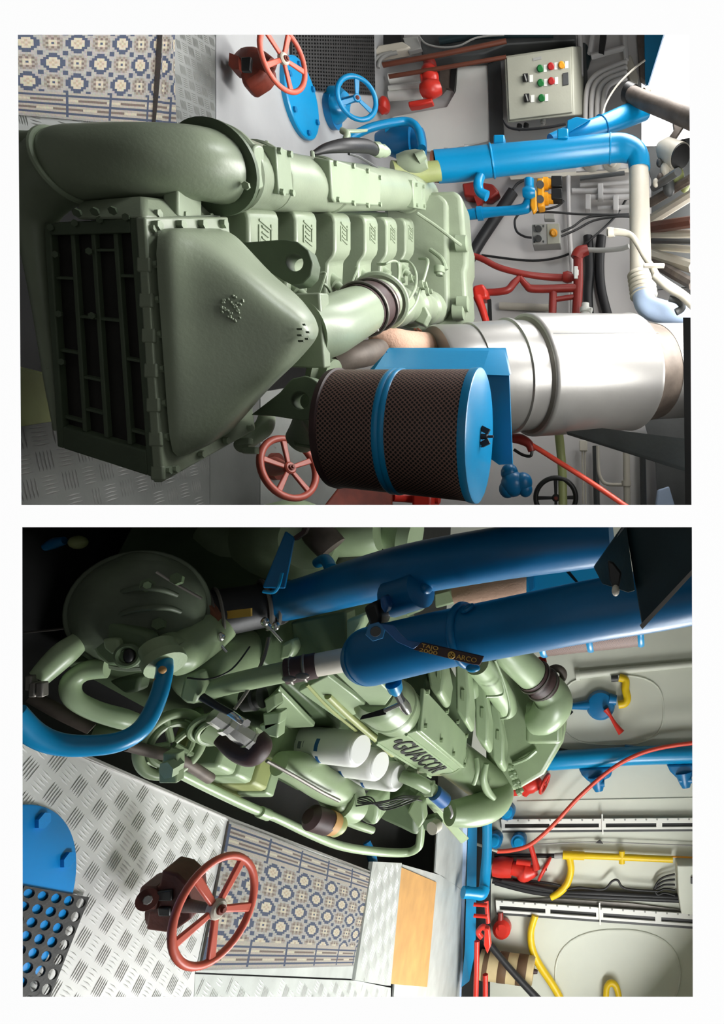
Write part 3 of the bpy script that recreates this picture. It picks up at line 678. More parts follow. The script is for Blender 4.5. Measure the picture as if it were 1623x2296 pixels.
# small left fittings
obj('drain_elbow', MB().tube([(38, 308, 1.72), (70, 312, 1.72), (95, 308, 1.72), (112, 318, 1.72)], [15, 17, 18, 18], 16), green, eng)
obj('drain_collar', MB().lathe((100, 310, 1.7), (108, 314, 1.7), [(0, .03), (1, .03)], 20), olive, eng)
obj('sump_pipe', MB().tube([(40, 345, 1.8), (60, 375, 1.8), (62, 405, 1.8), (45, 440, 1.8)], [14, 16, 16, 14], 14), green, eng)
obj('sump_block', MB().box((50, 905, 1.86), .1, .12, .022), olive, eng, .006); obj('sump_block', MB().box((78, 920, 1.92), .12, .12, .02), olive, eng, .006)
# thermostat housing and far-left fittings
th_ = obj('thermostat_housing', MB().tube([(880, 386, 3.5), (925, 388, 3.55), (985, 383, 3.6)], [24, 22, 21], 18), olive, eng)
obj('thermostat_cover', MB().lathe((895, 368, 3.5), (955, 358, 3.5), [(0, .05), (.3, .06), (.7, .06), (1, .045)], 20), green, th_)
obj('vent_spigot', MB().lathe((935, 355, 3.45), (952, 345, 3.45), [(0, .03), (1, .025)], 14), greenl, th_)
obj('filler_cock', MB().tube([(765, 292, 3.1), (778, 300, 3.1), (774, 312, 3.1)], [7, 8, 6], 10), greenl, eng)
obj('cock_lever', MB().tube([(772, 294, 3.1), (800, 294, 3.15), (822, 292, 3.2)], [4, 4, 3], 8), greenl, eng)
obj('breather_hose', MB().tube([(703, 344, 2.45), (735, 332, 2.5), (780, 326, 2.6), (822, 328, 2.8), (838, 336, 2.9)], [5, 11, 15, 15, 12], 14), hose, eng)
obj('hose_fitting', MB().lathe((838, 334, 2.9), (868, 340, 3.0), [(0, .03), (.3, .036), (.35, .026), (.7, .03), (1, .02)], 10), greenl, eng)
obj('sensor_cable', MB().tube([(782, 345, 2.6), (805, 352, 2.7), (838, 372, 2.85), (856, 384, 2.95)], 3, 8), greyd, eng)
# cooler bottom outlet at the right and bits
obj('cooler_outlet', MB().tube([(540, 1000, 1.9), (560, 985, 1.95), (590, 960, 2.0), (598, 938, 2.05)], [16, 18, 20, 18], 16), greenl, eng)
for (x, y) in ((548, 990), (562, 1010)): obj('outlet_clamp', MB().box((x, y, 1.86), .01, .012, .02), greenl, eng, .003)
fe = obj('filter_elbow', MB().tube([(668, 990, 2.1), (690, 970, 2.08), (720, 940, 2.04), (745, 925, 2.0), (775, 940, 1.95)], [30, 40, 56, 72, 84], 28), greend, eng)
obj('elbow_collar', MB().lathe((706, 838, 2.0), (748, 848, 2.0), [(0, .06), (.4, .075), (.6, .06), (1, .06)], 24), greenl, fe)
obj('elbow_foot', MB().slab([(650, 945), (700, 950), (702, 1012), (690, 1005), (655, 1000)], .06, 2.04), greend, fe, .008)

# ---- turbo exhaust lagging
t = stem('lagged_exhaust_pipe', 'pinkish beige lagged exhaust pipe below the silver silencer', 'pipe', [(832, 752, 2.45), (872, 766, 2.5), (915, 782, 2.6), (955, 790, 2.75), (985, 800, 2.9)], [16, 32, 40, 44, 46], lag, 18)
fr = MB()
for k in range(14):
    x = 950 + random.uniform(-18, 18); y = 755 + random.uniform(-14, 14); fr.tube([(x, y, 2.75), (x + random.uniform(-8, 8), y + random.uniform(-8, 8), 2.7)], 2.5, 6)
o = obj('frayed_fibres', fr, gasket, t); o['kind'] = 'stuff'
stem('transfer_pipe', 'dark lagged pipe under the air elbow beside the filter', 'pipe', [(750, 815, 2.15), (790, 800, 2.2), (830, 790, 2.3), (852, 780, 2.4)], [24, 28, 28, 20], rosy, 14)
# ---- air filter
t = thing('air_filter', 'large brown perforated air filter drum with bright blue lid', 'filter', P(770, 960, 1.75))
fc0, fc1 = P(762, 962, 1.75), P(1062, 978, 1.75); fax = fc1 - fc0
def filt(t, c0, c1, r0, r1, tx, ty, bands, m=perf, n=72):
    b = MB(); ax = c1 - c0; d_ = ax.normalized(); u = d_.orthogonal().normalized(); w_ = d_.cross(u); b.uv = []
    for i in range(13):
        s = i / 12; r = r0 + (r1 - r0) * s
        for j in range(n + 1):
            a = 2 * PI * j / n; b.v.append(c0 + ax * s + (u * math.cos(a) + w_ * math.sin(a)) * r); b.uv.append((j / n * tx, s * ty))
    k = n + 1
    for i in range(12):
        for j in range(n): b.f.append((i * k + j, i * k + j + 1, (i + 1) * k + j + 1, (i + 1) * k + j))
    return obj('perforated_drum', b, m, t, 0, 60)
filt(t, fc0, fc1, .163, .184, 84, 30, None)
d_ = fax.normalized(); L_ = fax.length
for s, w_ in ((.425, .009), (.465, .009)):
    r = .163 + .021 * s; c = fc0 + fax * s; obj('seam_band', MB().lathe(c - d_ * w_, c + d_ * w_, [(0, r), (.3, r + .004), (.7, r + .004), (1, r)], 56), blue, t)
obj('bottom_rim', MB().lathe(fc0 - d_ * .012, fc0 + d_ * .008, [(0, .10), (.1, .165), (.8, .168), (1, .163)], 56), hoseb, t)
obj('inner_core', MB().lathe(fc0, fc1, [(0, .15), (1, .17)], 40), black, t)
lid = obj('lid', MB().lathe(fc1 - d_ * .004, fc1 + d_ * .02, [(0, .187), (.6, .19), (.9, .189), (1, .184)], 64), blue, t, 0, 50)
wc = fc1 + d_ * .02
obj('wing_nut', MB().box(wc + Z * .012 + X * .018, .008, .006, .012, (X + Z * .5).normalized(), Y, (Z - X * .5).normalized()).box(wc + Z * .012 - X * .018, .008, .006, .012, (X - Z * .5).normalized(), Y, (Z + X * .5).normalized()).lathe(wc, wc + Z * .035, [(0, .008), (.5, .008), (.55, .004), (1, .004)], 10), hoseb, lid)
obj('lid_seam', MB().tube([wc + V((-.13, .04, .0)), wc + V((0, .02, .001)), wc + V((.03, .0, .001))], 1.2, 6), blued, lid)
# ---- blue bracket behind the filter
t = thing('filter_bracket', 'blue folded steel bracket standing behind the perforated air filter', 'bracket', P(850, 830, 2.05))
obj('side_plate', MB().hexa([P(868, 785, 2.12), P(1130, 785, 2.12), P(1141, 842, 1.98), P(838, 830, 1.96)], [P(872, 780, 2.14), P(1134, 780, 2.14), P(1146, 838, 2.0), P(842, 825, 1.98)]), blue, t)
obj('back_plate', MB().slab([(1060, 838), (1141, 838), (1149, 1040), (1118, 1042), (1060, 1000)], .012, 1.99), blue, t)
obj('lower_flange', MB().slab([(820, 838), (868, 787), (874, 830)], .02, 2.1), blue, t)
# ---- silver silencer
t = thing('exhaust_silencer', 'large silver lagged exhaust silencer leaning back behind the blue bracket', 'silencer', P(972, 848, 2.75))
S0, S1 = P(970, 850, 2.75), P(1535, 832, 3.62); sax = S1 - S0
def st(x): return ((x - CX) * S0.y - F * (S0.z - H)) / (F * sax.z - (x - CX) * sax.y)
def seg(name, x0, x1, prof, m): return obj(name, MB().lathe(S0 + sax * st(x0), S0 + sax * st(x1), prof, 72), m, t, 0, 45)
seg('lower_shell', 975, 1052, [(0, .15), (.02, .225), (.1, .232), (1, .236)], steel)
seg('shell', 1052, 1180, [(0, .23), (.01, .243), (.62, .258), (.64, .268), (.69, .268), (.71, .258), (1, .26)], steel)
seg('joint_ring', 1150, 1192, [(0, .255), (.5, .25), (1, .25)], steeld)
seg('shell_lip', 1174, 1180, [(0, .262), (1, .284)], steeld)
seg('upper_shell', 1178, 1408, [(0, .284), (.01, .291), (.03, .293), (.96, .306), (.98, .312), (1, .3)], steel)
seg('end_cone', 1404, 1470, [(0, .295), (.3, .27), (1, .255)], rosy)
seg('outlet_duct', 1460, 1570, [(0, .262), (1, .27)], steel)
_a = sax.normalized(); _u = (_a.cross(X)).normalized(); _u = _u if _u.y < 0 else -_u; _o = (_u * .86 - X * .5).normalized()
obj('seam_line', MB().sweep([S0 + sax * st(1180) + _o * .293, S0 + sax * st(1300) + _o * .3, S0 + sax * st(1404) + _o * .307], [.0025] * 3, 6), greyd, t)

# ---- big blue cooling pipe
t = thing('cooling_pipe', 'thick bright blue cooling pipe with ceiling elbow and cream-painted run to the right', 'pipe', P(985, 373, 4.0))
obj('pipe_run', MB().tube([(978, 374, 3.95), (1040, 369, 3.98), (1105, 361, 4.0), (1250, 346, 4.05), (1365, 333, 4.1), (1405, 334, 4.1), (1428, 348, 4.1), (1434, 380, 4.1)], [34, 34, 33, 31, 30, 29, 26, 24], 28, 6), blue, t, 0, 60)
obj('joint_ring', MB().torus((1103, 361, 4.0), P(1250, 346, 4.05) - P(1040, 369, 3.98), .096, .008), blue, t)
obj('joint_ring', MB().torus((1368, 333, 4.1), P(1405, 334, 4.1) - P(1365, 333, 4.1), .088, .006), blue, t)
obj('end_gasket', MB().lathe((972, 374, 3.95), (980, 374, 3.95), [(0, .09), (1, .09)], 28), gasket, t)
br = obj('branch_pipe', MB().tube([(1235, 318, 4.12), (1290, 300, 4.2), (1350, 282, 4.3), (1440, 245, 4.5)], [16, 21, 21, 24], 20), blue, t)
obj('branch_clamp', MB().torus((1348, 283, 4.3), P(1440, 245, 4.5) - P(1290, 300, 4.2), .068, .005), blued, t)
obj('stiffener', MB().hexa([P(1272, 270, 4.1), P(1292, 262, 4.1), P(1325, 268, 4.1), P(1270, 300, 4.1)], [P(1272, 270, 4.2), P(1292, 262, 4.2), P(1325, 268, 4.2), P(1270, 300, 4.2)]), blue, t, .005)
for (x, y) in ((1120, 318), (1262, 304)):
    obj('lug', MB().box((x, y, 4.0), .03, .03, .035), blue, t, .008); 
for (x, y) in ((997, 342), (1042, 334)): obj('clamp_bolt', MB().lathe((x, y - 4, 3.95), (x + 8, y - 6, 3.95), [(0, .018), (1, .012)], 8), steel, t)
obj('elbow_branch', MB().tube([(1078, 395, 3.95), (1072, 412, 3.93), (1076, 430, 3.93), (1092, 440, 3.93)], [10, 11, 11, 12], 14), blue, t)
cp_ = t
obj('cream_run', MB().tube([(1432, 378, 4.1), (1434, 480, 4.02), (1437, 640, 3.9)], [22, 23, 25], 24), cream, t)
hs = MB(); L0, L1 = P(1436, 612, 3.88), P(1444, 668, 3.84)
pr = []
for k in range(13): pr.append((k / 12, .074 + (.012 if k % 2 else 0)))
obj('corrugated_hose', hs.lathe(L0, L1, pr, 30), cream, t)
obj('white_bend', MB().tube([(1440, 655, 3.84), (1450, 685, 3.8), (1480, 698, 3.78), (1530, 704, 3.76), (1570, 706, 3.74)], [24, 26, 26, 24, 24], 20), lightblue, t)
# ---- small blue line with valve
t = thing('small_blue_pipe', 'thin blue pipe with valve bending up to the pale rail', 'pipe', P(1045, 483, 4.5))
obj('pipe_run', MB().tube([(1035, 484, 4.5), (1075, 478, 4.5), (1120, 474, 4.5), (1165, 470, 4.5), (1182, 462, 4.5), (1186, 440, 4.5), (1186, 402, 4.5)], [10, 12, 10, 11, 13, 11, 11], 16), blue, t)
obj('valve_body', MB().lathe((1172, 432, 4.45), (1200, 432, 4.45), [(0, .03), (.3, .045), (.7, .045), (1, .03)], 16), blue, t)
obj('pipe_collar', MB().lathe((1070, 479, 4.5), (1082, 478, 4.5), [(0, .048), (1, .048)], 18), blue, t)
# ---- blue pump with its loop pipe
t = thing('blue_pump', 'dark blue pump with looped light blue pipe, behind the engine', 'pump', P(870, 320, 4.5))
obj('pump_body', MB().lathe((845, 316, 4.45), (948, 322, 4.45), [(0, .05), (.15, .08), (.35, .1), (.6, .13), (.8, .13), (.82, .1), (1, .1)], 28), blued, t)
obj('pump_cap', MB().lathe((868, 298, 4.4), (892, 296, 4.4), [(0, .05), (1, .04)], 18), blue, t)
obj('loop_pipe', MB().tube([(780, 314, 4.1), (800, 300, 4.12), (832, 286, 4.15), (870, 277, 4.2), (908, 272, 4.25), (930, 280, 4.25), (940, 300, 4.25), (946, 332, 4.2)], 9, 16, 6), blue, t)
# ---- red cap on the floor edge
t = thing('red_plug', 'small bright red pointed cap on the floor under the white pipes', 'cap', P(858, 238, 4.75))
obj('cap_body', MB().ell((862, 236, 4.75), .062, .06, .04), red, t); obj('cap_tip', MB().lathe((858, 246, 4.72), (856, 256, 4.72), [(0, .045), (1, .008)], 14), red, t)
# ---- white pipes and red hydrant valve
for k, (y, x1, lab) in enumerate(((176, 945, 'uppermost'), (200, 948, 'second'), (216, 945, 'third'))):
    stem('white_pipe', 'short white wall pipe at the plinth, %s of three beside the red hydrant' % lab, 'pipe', [(872, y, 4.85), (x1, y - 6, 4.85)], 10 if k != 1 else 7, white, 14, group='white pipes beside the red hydrant')
t = thing('red_hydrant', 'bright red hydrant valve hanging between brown pipes and white board', 'valve', P(935, 200, 4.7))
obj('valve_body', MB().lathe((945, 184, 4.7), (983, 178, 4.7), [(0, .04), (.1, .07), (.45, .07), (.5, .055), (.9, .06), (1, .03)], 20), red, t)
obj('dome', MB().ell((962, 160, 4.72), .06, .05, .06), red, t); obj('top', MB().ell((964, 148, 4.75), .07, .05, .05), redd, t)
obj('neck', MB().tube([(985, 196, 4.66), (965, 200, 4.64), (950, 204, 4.66)], [15, 20, 16], 18), red, t)
obj('shoulder', MB().ell((964, 172, 4.66), .07, .05, .065), red, t)
obj('outlet', MB().slab([(914, 227), (942, 222), (968, 219), (970, 228), (938, 236), (916, 239)], .06, 4.64), red, t, .01)
# white board on the wall and dark strips
t = thing('white_board', 'large pale board on the back wall beneath the control cabinet', 'board', P(880, 250, 4.95))
obj('board_sheet', MB().slab([(880, 262), (1002, 240), (1022, 205), (1026, 150), (1093, 146), (1098, 312), (985, 340), (884, 330)], .02, 4.95), white, t)
stem_ = tag(obj('dark_strip', MB().slab([(1093, 120), (1120, 118), (1130, 312), (1098, 316)], .03, 4.93), greyd), 'vertical-grained dark strip beside the control cabinet', 'strip')
t = thing('mottled_board', 'dark mottled board behind the red hydrant', 'panel', P(985, 170, 4.92))
obj('sheet', MB().slab([(985, 140), (1022, 138), (1016, 200), (1000, 198), (988, 212)], .02, 4.92), rosy, t); obj('edge', MB().slab([(1012, 138), (1026, 138), (1018, 204), (1008, 196)], .02, 4.91), black, t)
# brown pipes
for (a, b, r, lab) in (((858, 146), (1135, 92), 5.5, 'upper'), ((872, 172), (1135, 128), 4.5, 'lower')):
    stem('brown_pipe', '%s of two brown pipes climbing behind the red hydrant' % lab, 'pipe', [(a[0], a[1], 4.62), (1000, (a[1] + b[1]) / 2 + 1, 4.62), (b[0], b[1], 4.62)], r, copper, 10, group='brown pipes')
# dark cabinet behind, pale tray, cables
t = thing('dark_machine', 'dark machine cabinet behind the brown pipes at the far left', 'cabinet', P(950, 100, 4.8))
obj('case', MB().slab([(940, 60), (1290, 60), (1290, 90), (1135, 100), (1085, 120), (946, 135)], .12, 4.8), greyd, t, .01)
obj('case_rail', MB().tube([(985, 92, 4.75), (1080, 78, 4.75), (1240, 76, 4.75)], 8, 10), teal, t)
stem('loose_cable', 'thin grey cable drooping below the dark machine', 'cable', [(940, 82, 4.7), (955, 98, 4.7), (990, 106, 4.7), (1030, 102, 4.7), (1070, 84, 4.7), (1130, 78, 4.7)], 2, grey, 6)
t = thing('pale_junction_box', 'pale worn box at the left edge above the rubber mat', 'box', P(850, 100, 4.7))
obj('case', MB().slab([(848, 101), (902, 92), (920, 104), (910, 110), (842, 122), (840, 112)], .08, 4.7), cream, t, .01)
obj('bracket', MB().slab([(902, 84), (935, 80), (945, 108), (915, 116)], .04, 4.72), grey, t, .005)
obj('dark_gap', MB().slab([(846, 60), (900, 60), (900, 96), (852, 104)], .06, 4.85), black, t)
for k, dx in enumerate((0, 10)):
    stem('conduit_elbow', ('inner' if k else 'outer') + ' of two grey conduit elbows at the plinth corner', 'conduit', [(838 + dx, 152, 4.7), (842 + dx, 136, 4.7), (856 + dx, 124, 4.7), (880 + dx, 118, 4.7)], 4, grey, 10, group='grey conduit elbows')
tag(obj('black_gasket_strip', MB().slab([(828, 60), (836, 60), (838, 270), (830, 282), (806, 268), (812, 60)], .02, 4.72), black), 'black upright edge strip where the floor meets the wall', 'strip')
# ---- control cabinet
t = thing('control_cabinet', 'grey-green control cabinet with buttons and lamps on back wall', 'cabinet', P(1132, 200, 4.7))
q = [P(1130, 126, 4.62), P(1284, 104, 4.62), P(1288, 258, 4.62), P(1137, 276, 4.62)]
obj('case', MB().hexa(q, [P(1150, 124, 4.95), P(1308, 104, 4.95), P(1310, 258, 4.95), P(1150, 274, 4.95)]), panel, t, .008)
cn = (q[1] - q[0]).cross(q[3] - q[0]).normalized(); cn = cn if cn.y < 0 else -cn
def cab(x, y, off=.0): return PLN(x, y, q[0] + cn * off, cn)
obj('door', MB().prism([cab(x, y) for x, y in ((1136, 131), (1279, 110), (1283, 253), (1142, 271))], cn * .012), panel, t, .004)
for (x, y, m) in ((1211, 154, gbtn), (1212, 186, gbtn), (1214, 220, gbtn), (1235, 149, rbtn), (1236, 182, rbtn), (1259, 146, orange)):
    o = obj('push_button', MB().lathe(cab(x, y, .012), cab(x, y, .035), [(0, .025), (.5, .025), (.6, .019), (1, .018)], 18), m, t)
    obj('button_label', MB().prism([cab(x + 8, y - 8, .013), cab(x + 15, y - 9, .013), cab(x + 15, y + 7, .013), cab(x + 8, y + 8, .013)], cn * .003), white, o)
for (x, y) in ((1178, 177), (1181, 222)):
    o = obj('rotary_switch', MB().prism([cab(x - 6, y - 8, .012), cab(x + 6, y - 9, .012), cab(x + 7, y + 7, .012), cab(x - 5, y + 8, .012)], cn * .02), black, t, .003)
    obj('switch_label', MB().prism([cab(x + 9, y - 8, .013), cab(x + 17, y - 9, .013), cab(x + 17, y + 7, .013), cab(x + 9, y + 8, .013)], cn * .003), white, o)
    obj('switch_lever', MB().prism([cab(x - 3, y - 8, .03), cab(x, y - 8, .03), cab(x + 4, y + 6, .03), cab(x + 1, y + 6, .03)], cn * .012), grey, o)
obj('meter_window', MB().prism([cab(1261, 166, .012), cab(1274, 163, .012), cab(1275, 190, .012), cab(1262, 193, .012)], cn * .008), greyd, t, .002)
obj('label_plate', MB().prism([cab(1195, 131, .012), cab(1214, 127, .012), cab(1214, 133, .012), cab(1195, 137, .012)], cn * .004), grey, t)
for (x, y) in ((1165, 284), (1218, 273), (1180, 282)): obj('cable_gland', MB().lathe((x, y - 4, 4.75), (x - 2, y + 8, 4.75), [(0, .02), (.6, .02), (.7, .014), (1, .014)], 10), grey if x > 1200 else hose, t)
stem('cabinet_cable', 'black cable looping under the control cabinet', 'cable', [(1128, 268, 4.6), (1140, 285, 4.6), (1170, 290, 4.6), (1225, 286, 4.6), (1268, 278, 4.6)], 3, hose, 8)
stem('post_beside_cabinet', 'dark upright post right beside the control cabinet edge', 'post', [(1308, 100, 4.95), (1315, 262, 4.95)], 6, greyd, 8)
# ---- grey conduits bending up to the skylight
for k in range(4):
    o_ = k * 13
    stem('bent_conduit', ['outermost', 'second', 'third', 'innermost'][k] + ' of four grey conduits bending beneath the skylight', 'conduit', [(1312 + o_, 272, 4.88), (1314 + o_, 215 + k * 3, 4.88), (1322 + o_, 185 + k * 4, 4.88), (1345 + o_ * .8, 163 + k * 7, 4.88), (1405, 138 + k * 12, 4.88)], 5.5, wallA, 10, 6, 'grey bent conduits')
t = thing('framing', 'grey painted frame bars above the bent conduits', 'frame', P(1310, 120, 4.9))
for a, b in (((1300, 78), (1302, 170)), ((1330, 70), (1322, 120)), ((1400, 70), (1404, 135)), ((1325, 128), (1400, 108))): obj('bar', MB().tube([(a[0], a[1], 4.9), (b[0], b[1], 4.9)], 6, 8), wallA, t)
obj('dark_bar', MB().slab([(1345, 78), (1360, 78), (1354, 115), (1342, 113)], .04, 4.85), black, t); obj('backing', MB().slab([(1300, 95), (1316, 100), (1326, 125), (1318, 150), (1304, 170)], .03, 4.94), teal, t)
tag(obj('rusty_bracket', MB().slab([(1398, 130), (1415, 122), (1432, 170), (1428, 190), (1412, 178)], .08, 4.92), cream, None, .01), 'cream steel bracket below the skylight edge', 'bracket')
stem('hanging_wire', 'thin pale wire hanging from the skylight to blue branch pipe', 'wire', [(1446, 135, 4.5), (1420, 155, 4.5), (1385, 190, 4.5), (1362, 225, 4.5), (1352, 255, 4.4), (1352, 285, 4.3)], 2, cream, 6)
t = thing('skylight_coaming', 'bright blue painted coaming beside the white skylight', 'coaming', P(1445, 100, 4.7))
obj('coaming_plate', MB().slab([(1444, 40), (1500, 40), (1487, 78), (1450, 198), (1446, 170)], .08, 4.92), blue, t, .004)
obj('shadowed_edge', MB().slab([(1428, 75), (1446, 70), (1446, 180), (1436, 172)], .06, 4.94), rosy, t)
t = thing('rusty_flue', 'grimy grey-brown flue pipe crossing the bright skylight', 'pipe', P(1410, 215, 4.4))
obj('flue_pipe', MB().tube([(1408, 208, 4.4), (1445, 225, 4.3), (1500, 246, 4.2), (1560, 270, 4.1)], [18, 20, 22, 24], 20), rosy, t)
obj('flue_end', MB().lathe((1405, 206, 4.4), (1420, 213, 4.38), [(0, .066), (1, .066)], 20), black, t)
obj('flue_bracket', MB().slab([(1508, 256), (1545, 262), (1500, 330), (1480, 335), (1512, 290)], .05, 4.3), rosy, t)
obj('flue_cap', MB().lathe((1455, 200, 4.3), (1447, 206, 4.3), [(0, .025), (1, .03)], 10), cream, t)
# ---- clutter under the ceiling at the right end of the frame
t = thing('round_lamp', 'cream and dark round lamp body under the ceiling beside the skylight', 'lamp', P(1520, 345, 4.2))
obj('drum', MB().lathe((1480, 330, 4.25), (1525, 352, 4.15), [(0, .04), (.3, .08), (1, .09)], 24), cream, t)
obj('drum_mouth', MB().lathe((1523, 350, 4.14), (1527, 352, 4.13), [(0, .075), (1, .08)], 24), black, t)
for k, (a, b, r, m, lab) in enumerate((((1462, 492), (1556, 434), 12, cream, 'upper cream'), ((1458, 455), (1550, 400), 10, rosy, 'dirty'), ((1462, 526), (1556, 524), 9, cream, 'level cream'), ((1464, 552), (1556, 560), 8, cream, 'slim cream'),
                                       ((1464, 510), (1556, 496), 13, copper, 'rust-brown'), ((1462, 572), (1556, 600), 14, cream, 'broad cream'), ((1466, 420), (1520, 385), 9, greyd, 'dark'), ((1462, 540), (1556, 542), 6, greyd, 'thin dark'), ((1470, 590), (1556, 640), 13, rosy, 'lowest grimy'))):
    stem('overhead_bar', lab + ' ceiling bar fanning out above the cream pipe', 'bar', [(a[0], a[1], 4.5 - k * .02), (b[0], b[1], 4.1 - k * .05)], r, m, 8, group='ceiling bars over the cream pipe')
t = thing('dirty_fittings', 'cluster of dirty cream and dark pipe fittings under the ceiling', 'fittings', P(1480, 400, 4.3))
for (x, y, r, m) in ((1490, 380, .045, cream), (1505, 368, .05, cream), (1480, 400, .035, rosy), (1520, 396, .06, olive), (1470, 410, .03, cream), (1500, 420, .06, greyd), (1478, 365, .03, greyd), (1530, 330, .05, greyd), (1535, 415, .05, olive)): obj('fitting', MB().ell((x, y, 4.2), r, r * .8, r * .7), m, t)
tag(obj('dark_backdrop', MB().slab([(1440, 335), (1580, 300), (1580, 640), (1462, 650), (1460, 400)], .02, 4.6), greyd), 'dark grey panel behind the fanned ceiling bars', 'panel')  # one even dark grey behind the bars
sp_ = obj('spout', MB().tube([(1368, 522, 3.72), (1385, 520, 3.7), (1412, 526, 3.68), (1428, 545, 3.66), (1445, 575, 3.64), (1462, 600, 3.62), (1472, 622, 3.6)], [9, 8, 7, 7, 7, 8, 10], 14), cream, cp_)
obj('spout_mouth', MB().lathe((1362, 521, 3.72), (1378, 521, 3.71), [(0, .028), (.4, .03), (1, .024)], 18), cream, cp_); obj('mouth_hole', MB().lathe((1361, 521, 3.7), (1363, 521, 3.7), [(0, .02), (1, .02)], 16), black, cp_)
obj('spout_lever', MB().box((1466, 596, 3.58), .008, .02, .06), cream, cp_, .004)
obj('spout_tail', MB().tube([(1468, 618, 3.58), (1495, 640, 3.56), (1530, 662, 3.54), (1560, 690, 3.5)], [10, 12, 11, 12], 14), cream, cp_)
stem('round_duct', 'dark round ring fitting at the upper right under the cream spout', 'ring', [(1500, 668, 3.6), (1520, 675, 3.6), (1530, 690, 3.6), (1515, 700, 3.6)], 8, greyd, 10)
# ---- rail, yellow valve, switch box
t = thing('cable_rail', 'pale perforated cable rail above the yellow valve', 'rail', P(1145, 400, 4.7))
obj('rail_strip', MB().hexa([P(1143, 395, 4.9), P(1145, 403, 4.9), P(1412, 386, 4.9), P(1410, 376, 4.9)], [P(1143, 395, 4.99), P(1145, 403, 4.99), P(1412, 386, 4.99), P(1410, 376, 4.99)]), cream, t)
obj('rail_bracket', MB().slab([(1290, 362), (1400, 348), (1405, 376), (1292, 384)], .02, 4.8), wallA, t)
for x in (1326, 1372): obj('lamp_socket', MB().lathe(P(x, 364, 4.8), P(x, 362, 4.74), [(0, .07), (.4, .07), (.5, .04), (1, .03)], 20), cream, t)
obj('under_bar', MB().tube([(1300, 400, 4.75), (1400, 388, 4.75)], 5, 8), greyd, t)
t = thing('amber_actuator', 'amber yellow valve actuator with black connectors by the blue pipe', 'actuator', P(1195, 440, 4.5))
obj('body', MB().slab([(1203, 398), (1219, 398), (1220, 462), (1204, 464)], .1, 4.5), orange, t, .012)
obj('handle', MB().slab([(1190, 422), (1202, 425), (1203, 470), (1195, 478), (1188, 460)], .04, 4.45), orange, t, .01)
for y in (412, 446): obj('coil', MB().lathe(P(1218, y, 4.55), P(1240, y, 4.55), [(0, .045), (.5, .045), (.55, .035), (1, .035)], 16), orange, t)
for y in (412, 440): obj('connector', MB().box((1249, y, 4.55), .04, .04, .04), black, t, .006)
for y in (414, 447): obj('dial', MB().lathe(P(1211, y, 4.5), P(1211, y, 4.485), [(0, .028), (1, .026)], 16), greyd, t)
for (pts, lab) in (([(1200, 476, 4.6), (1240, 476, 4.6), (1300, 480, 4.6), (1410, 482, 4.6)], 'level black cable running right from the amber actuator'), ([(1222, 470, 4.6), (1250, 462, 4.6), (1264, 450, 4.6)], 'short black cable curling off the amber actuator'),
                  ([(1165, 478, 4.7), (1154, 494, 4.7), (1158, 518, 4.7), (1175, 530, 4.7), (1192, 533, 4.7)], 'black cable loop left of the small switch box'), ([(1258, 520, 4.6), (1285, 508, 4.6), (1310, 490, 4.6), (1340, 484, 4.6), (1410, 480, 4.6)], 'upper black cable leaving the switch box'),
                  ([(1258, 530, 4.6), (1292, 515, 4.6), (1330, 495, 4.6), (1380, 486, 4.6), (1412, 486, 4.6)], 'lower black cable leaving the switch box')):
    stem('black_cable', lab, 'cable', pts, 2.6, hose, 8)
t = thing('switch_box', 'small grey switch box with two black knobs and red button', 'box', P(1195, 525, 4.75))
obj('case', MB().slab([(1192, 502), (1254, 499), (1257, 546), (1194, 549)], .12, 4.75), grey, t, .008)
obj('face', MB().slab([(1226, 502), (1253, 501), (1255, 545), (1227, 547)], .01, 4.742), panel, t, .002)
for y in (513, 535): obj('knob', MB().lathe(P(1207, y, 4.75), P(1207, y, 4.7), [(0, .026), (1, .022)], 16), black, t)
obj('red_button', MB().lathe(P(1241, 522, 4.745), P(1241, 522, 4.7), [(0, .03), (.4, .03), (.5, .02), (1, .018)], 18), orange, t)
for (x, y) in ((1198, 507), (1218, 507), (1198, 543), (1218, 542)): bolt(t, P(x, y, 4.75), -Y, .008, greyd)
obj('gland', MB().box((1232, 489, 4.8), .02, .03, .04), grey, t, .005)
# ---- wall conduits
for k, (y, x0, x1) in enumerate(((428, 1312, 1400), (442, 1345, 1440), (465, 1370, 1420), (412, 1330, 1400))):
    stem('wall_conduit', ['conduit with two clamps', 'conduit with wide saddle', 'conduit', 'conduit'][k] + ' on the grey wall, %s from the pale rail' % ['second', 'third', 'fourth', 'first'][k], 'conduit', [(x0 - 30, y + k, 4.9), (x1 + 20, y - k, 4.9)], [6, 6, 5, 5][k], wallA, 10, group='grey wall conduits')
for (x, y) in ((1318, 456), (1346, 432), (1380, 458)): tag(obj('conduit_clamp', MB().box((x, y, 4.86), .06, .03, .022), wallA, None, .006), {456: 'lowest', 432: 'topmost', 458: 'middle'}[y] + ' grey clamp block on the wall conduits' if x != 1380 else 'grey clamp block on the wall conduits nearest the cream pipe', 'clamp')
stem('upright_conduit', 'long thin grey conduit crossing behind the switch box', 'conduit', [(1274, 395, 4.9), (1276, 500, 4.9), (1282, 600, 4.9), (1284, 720, 4.9)], 5, wallA, 8)
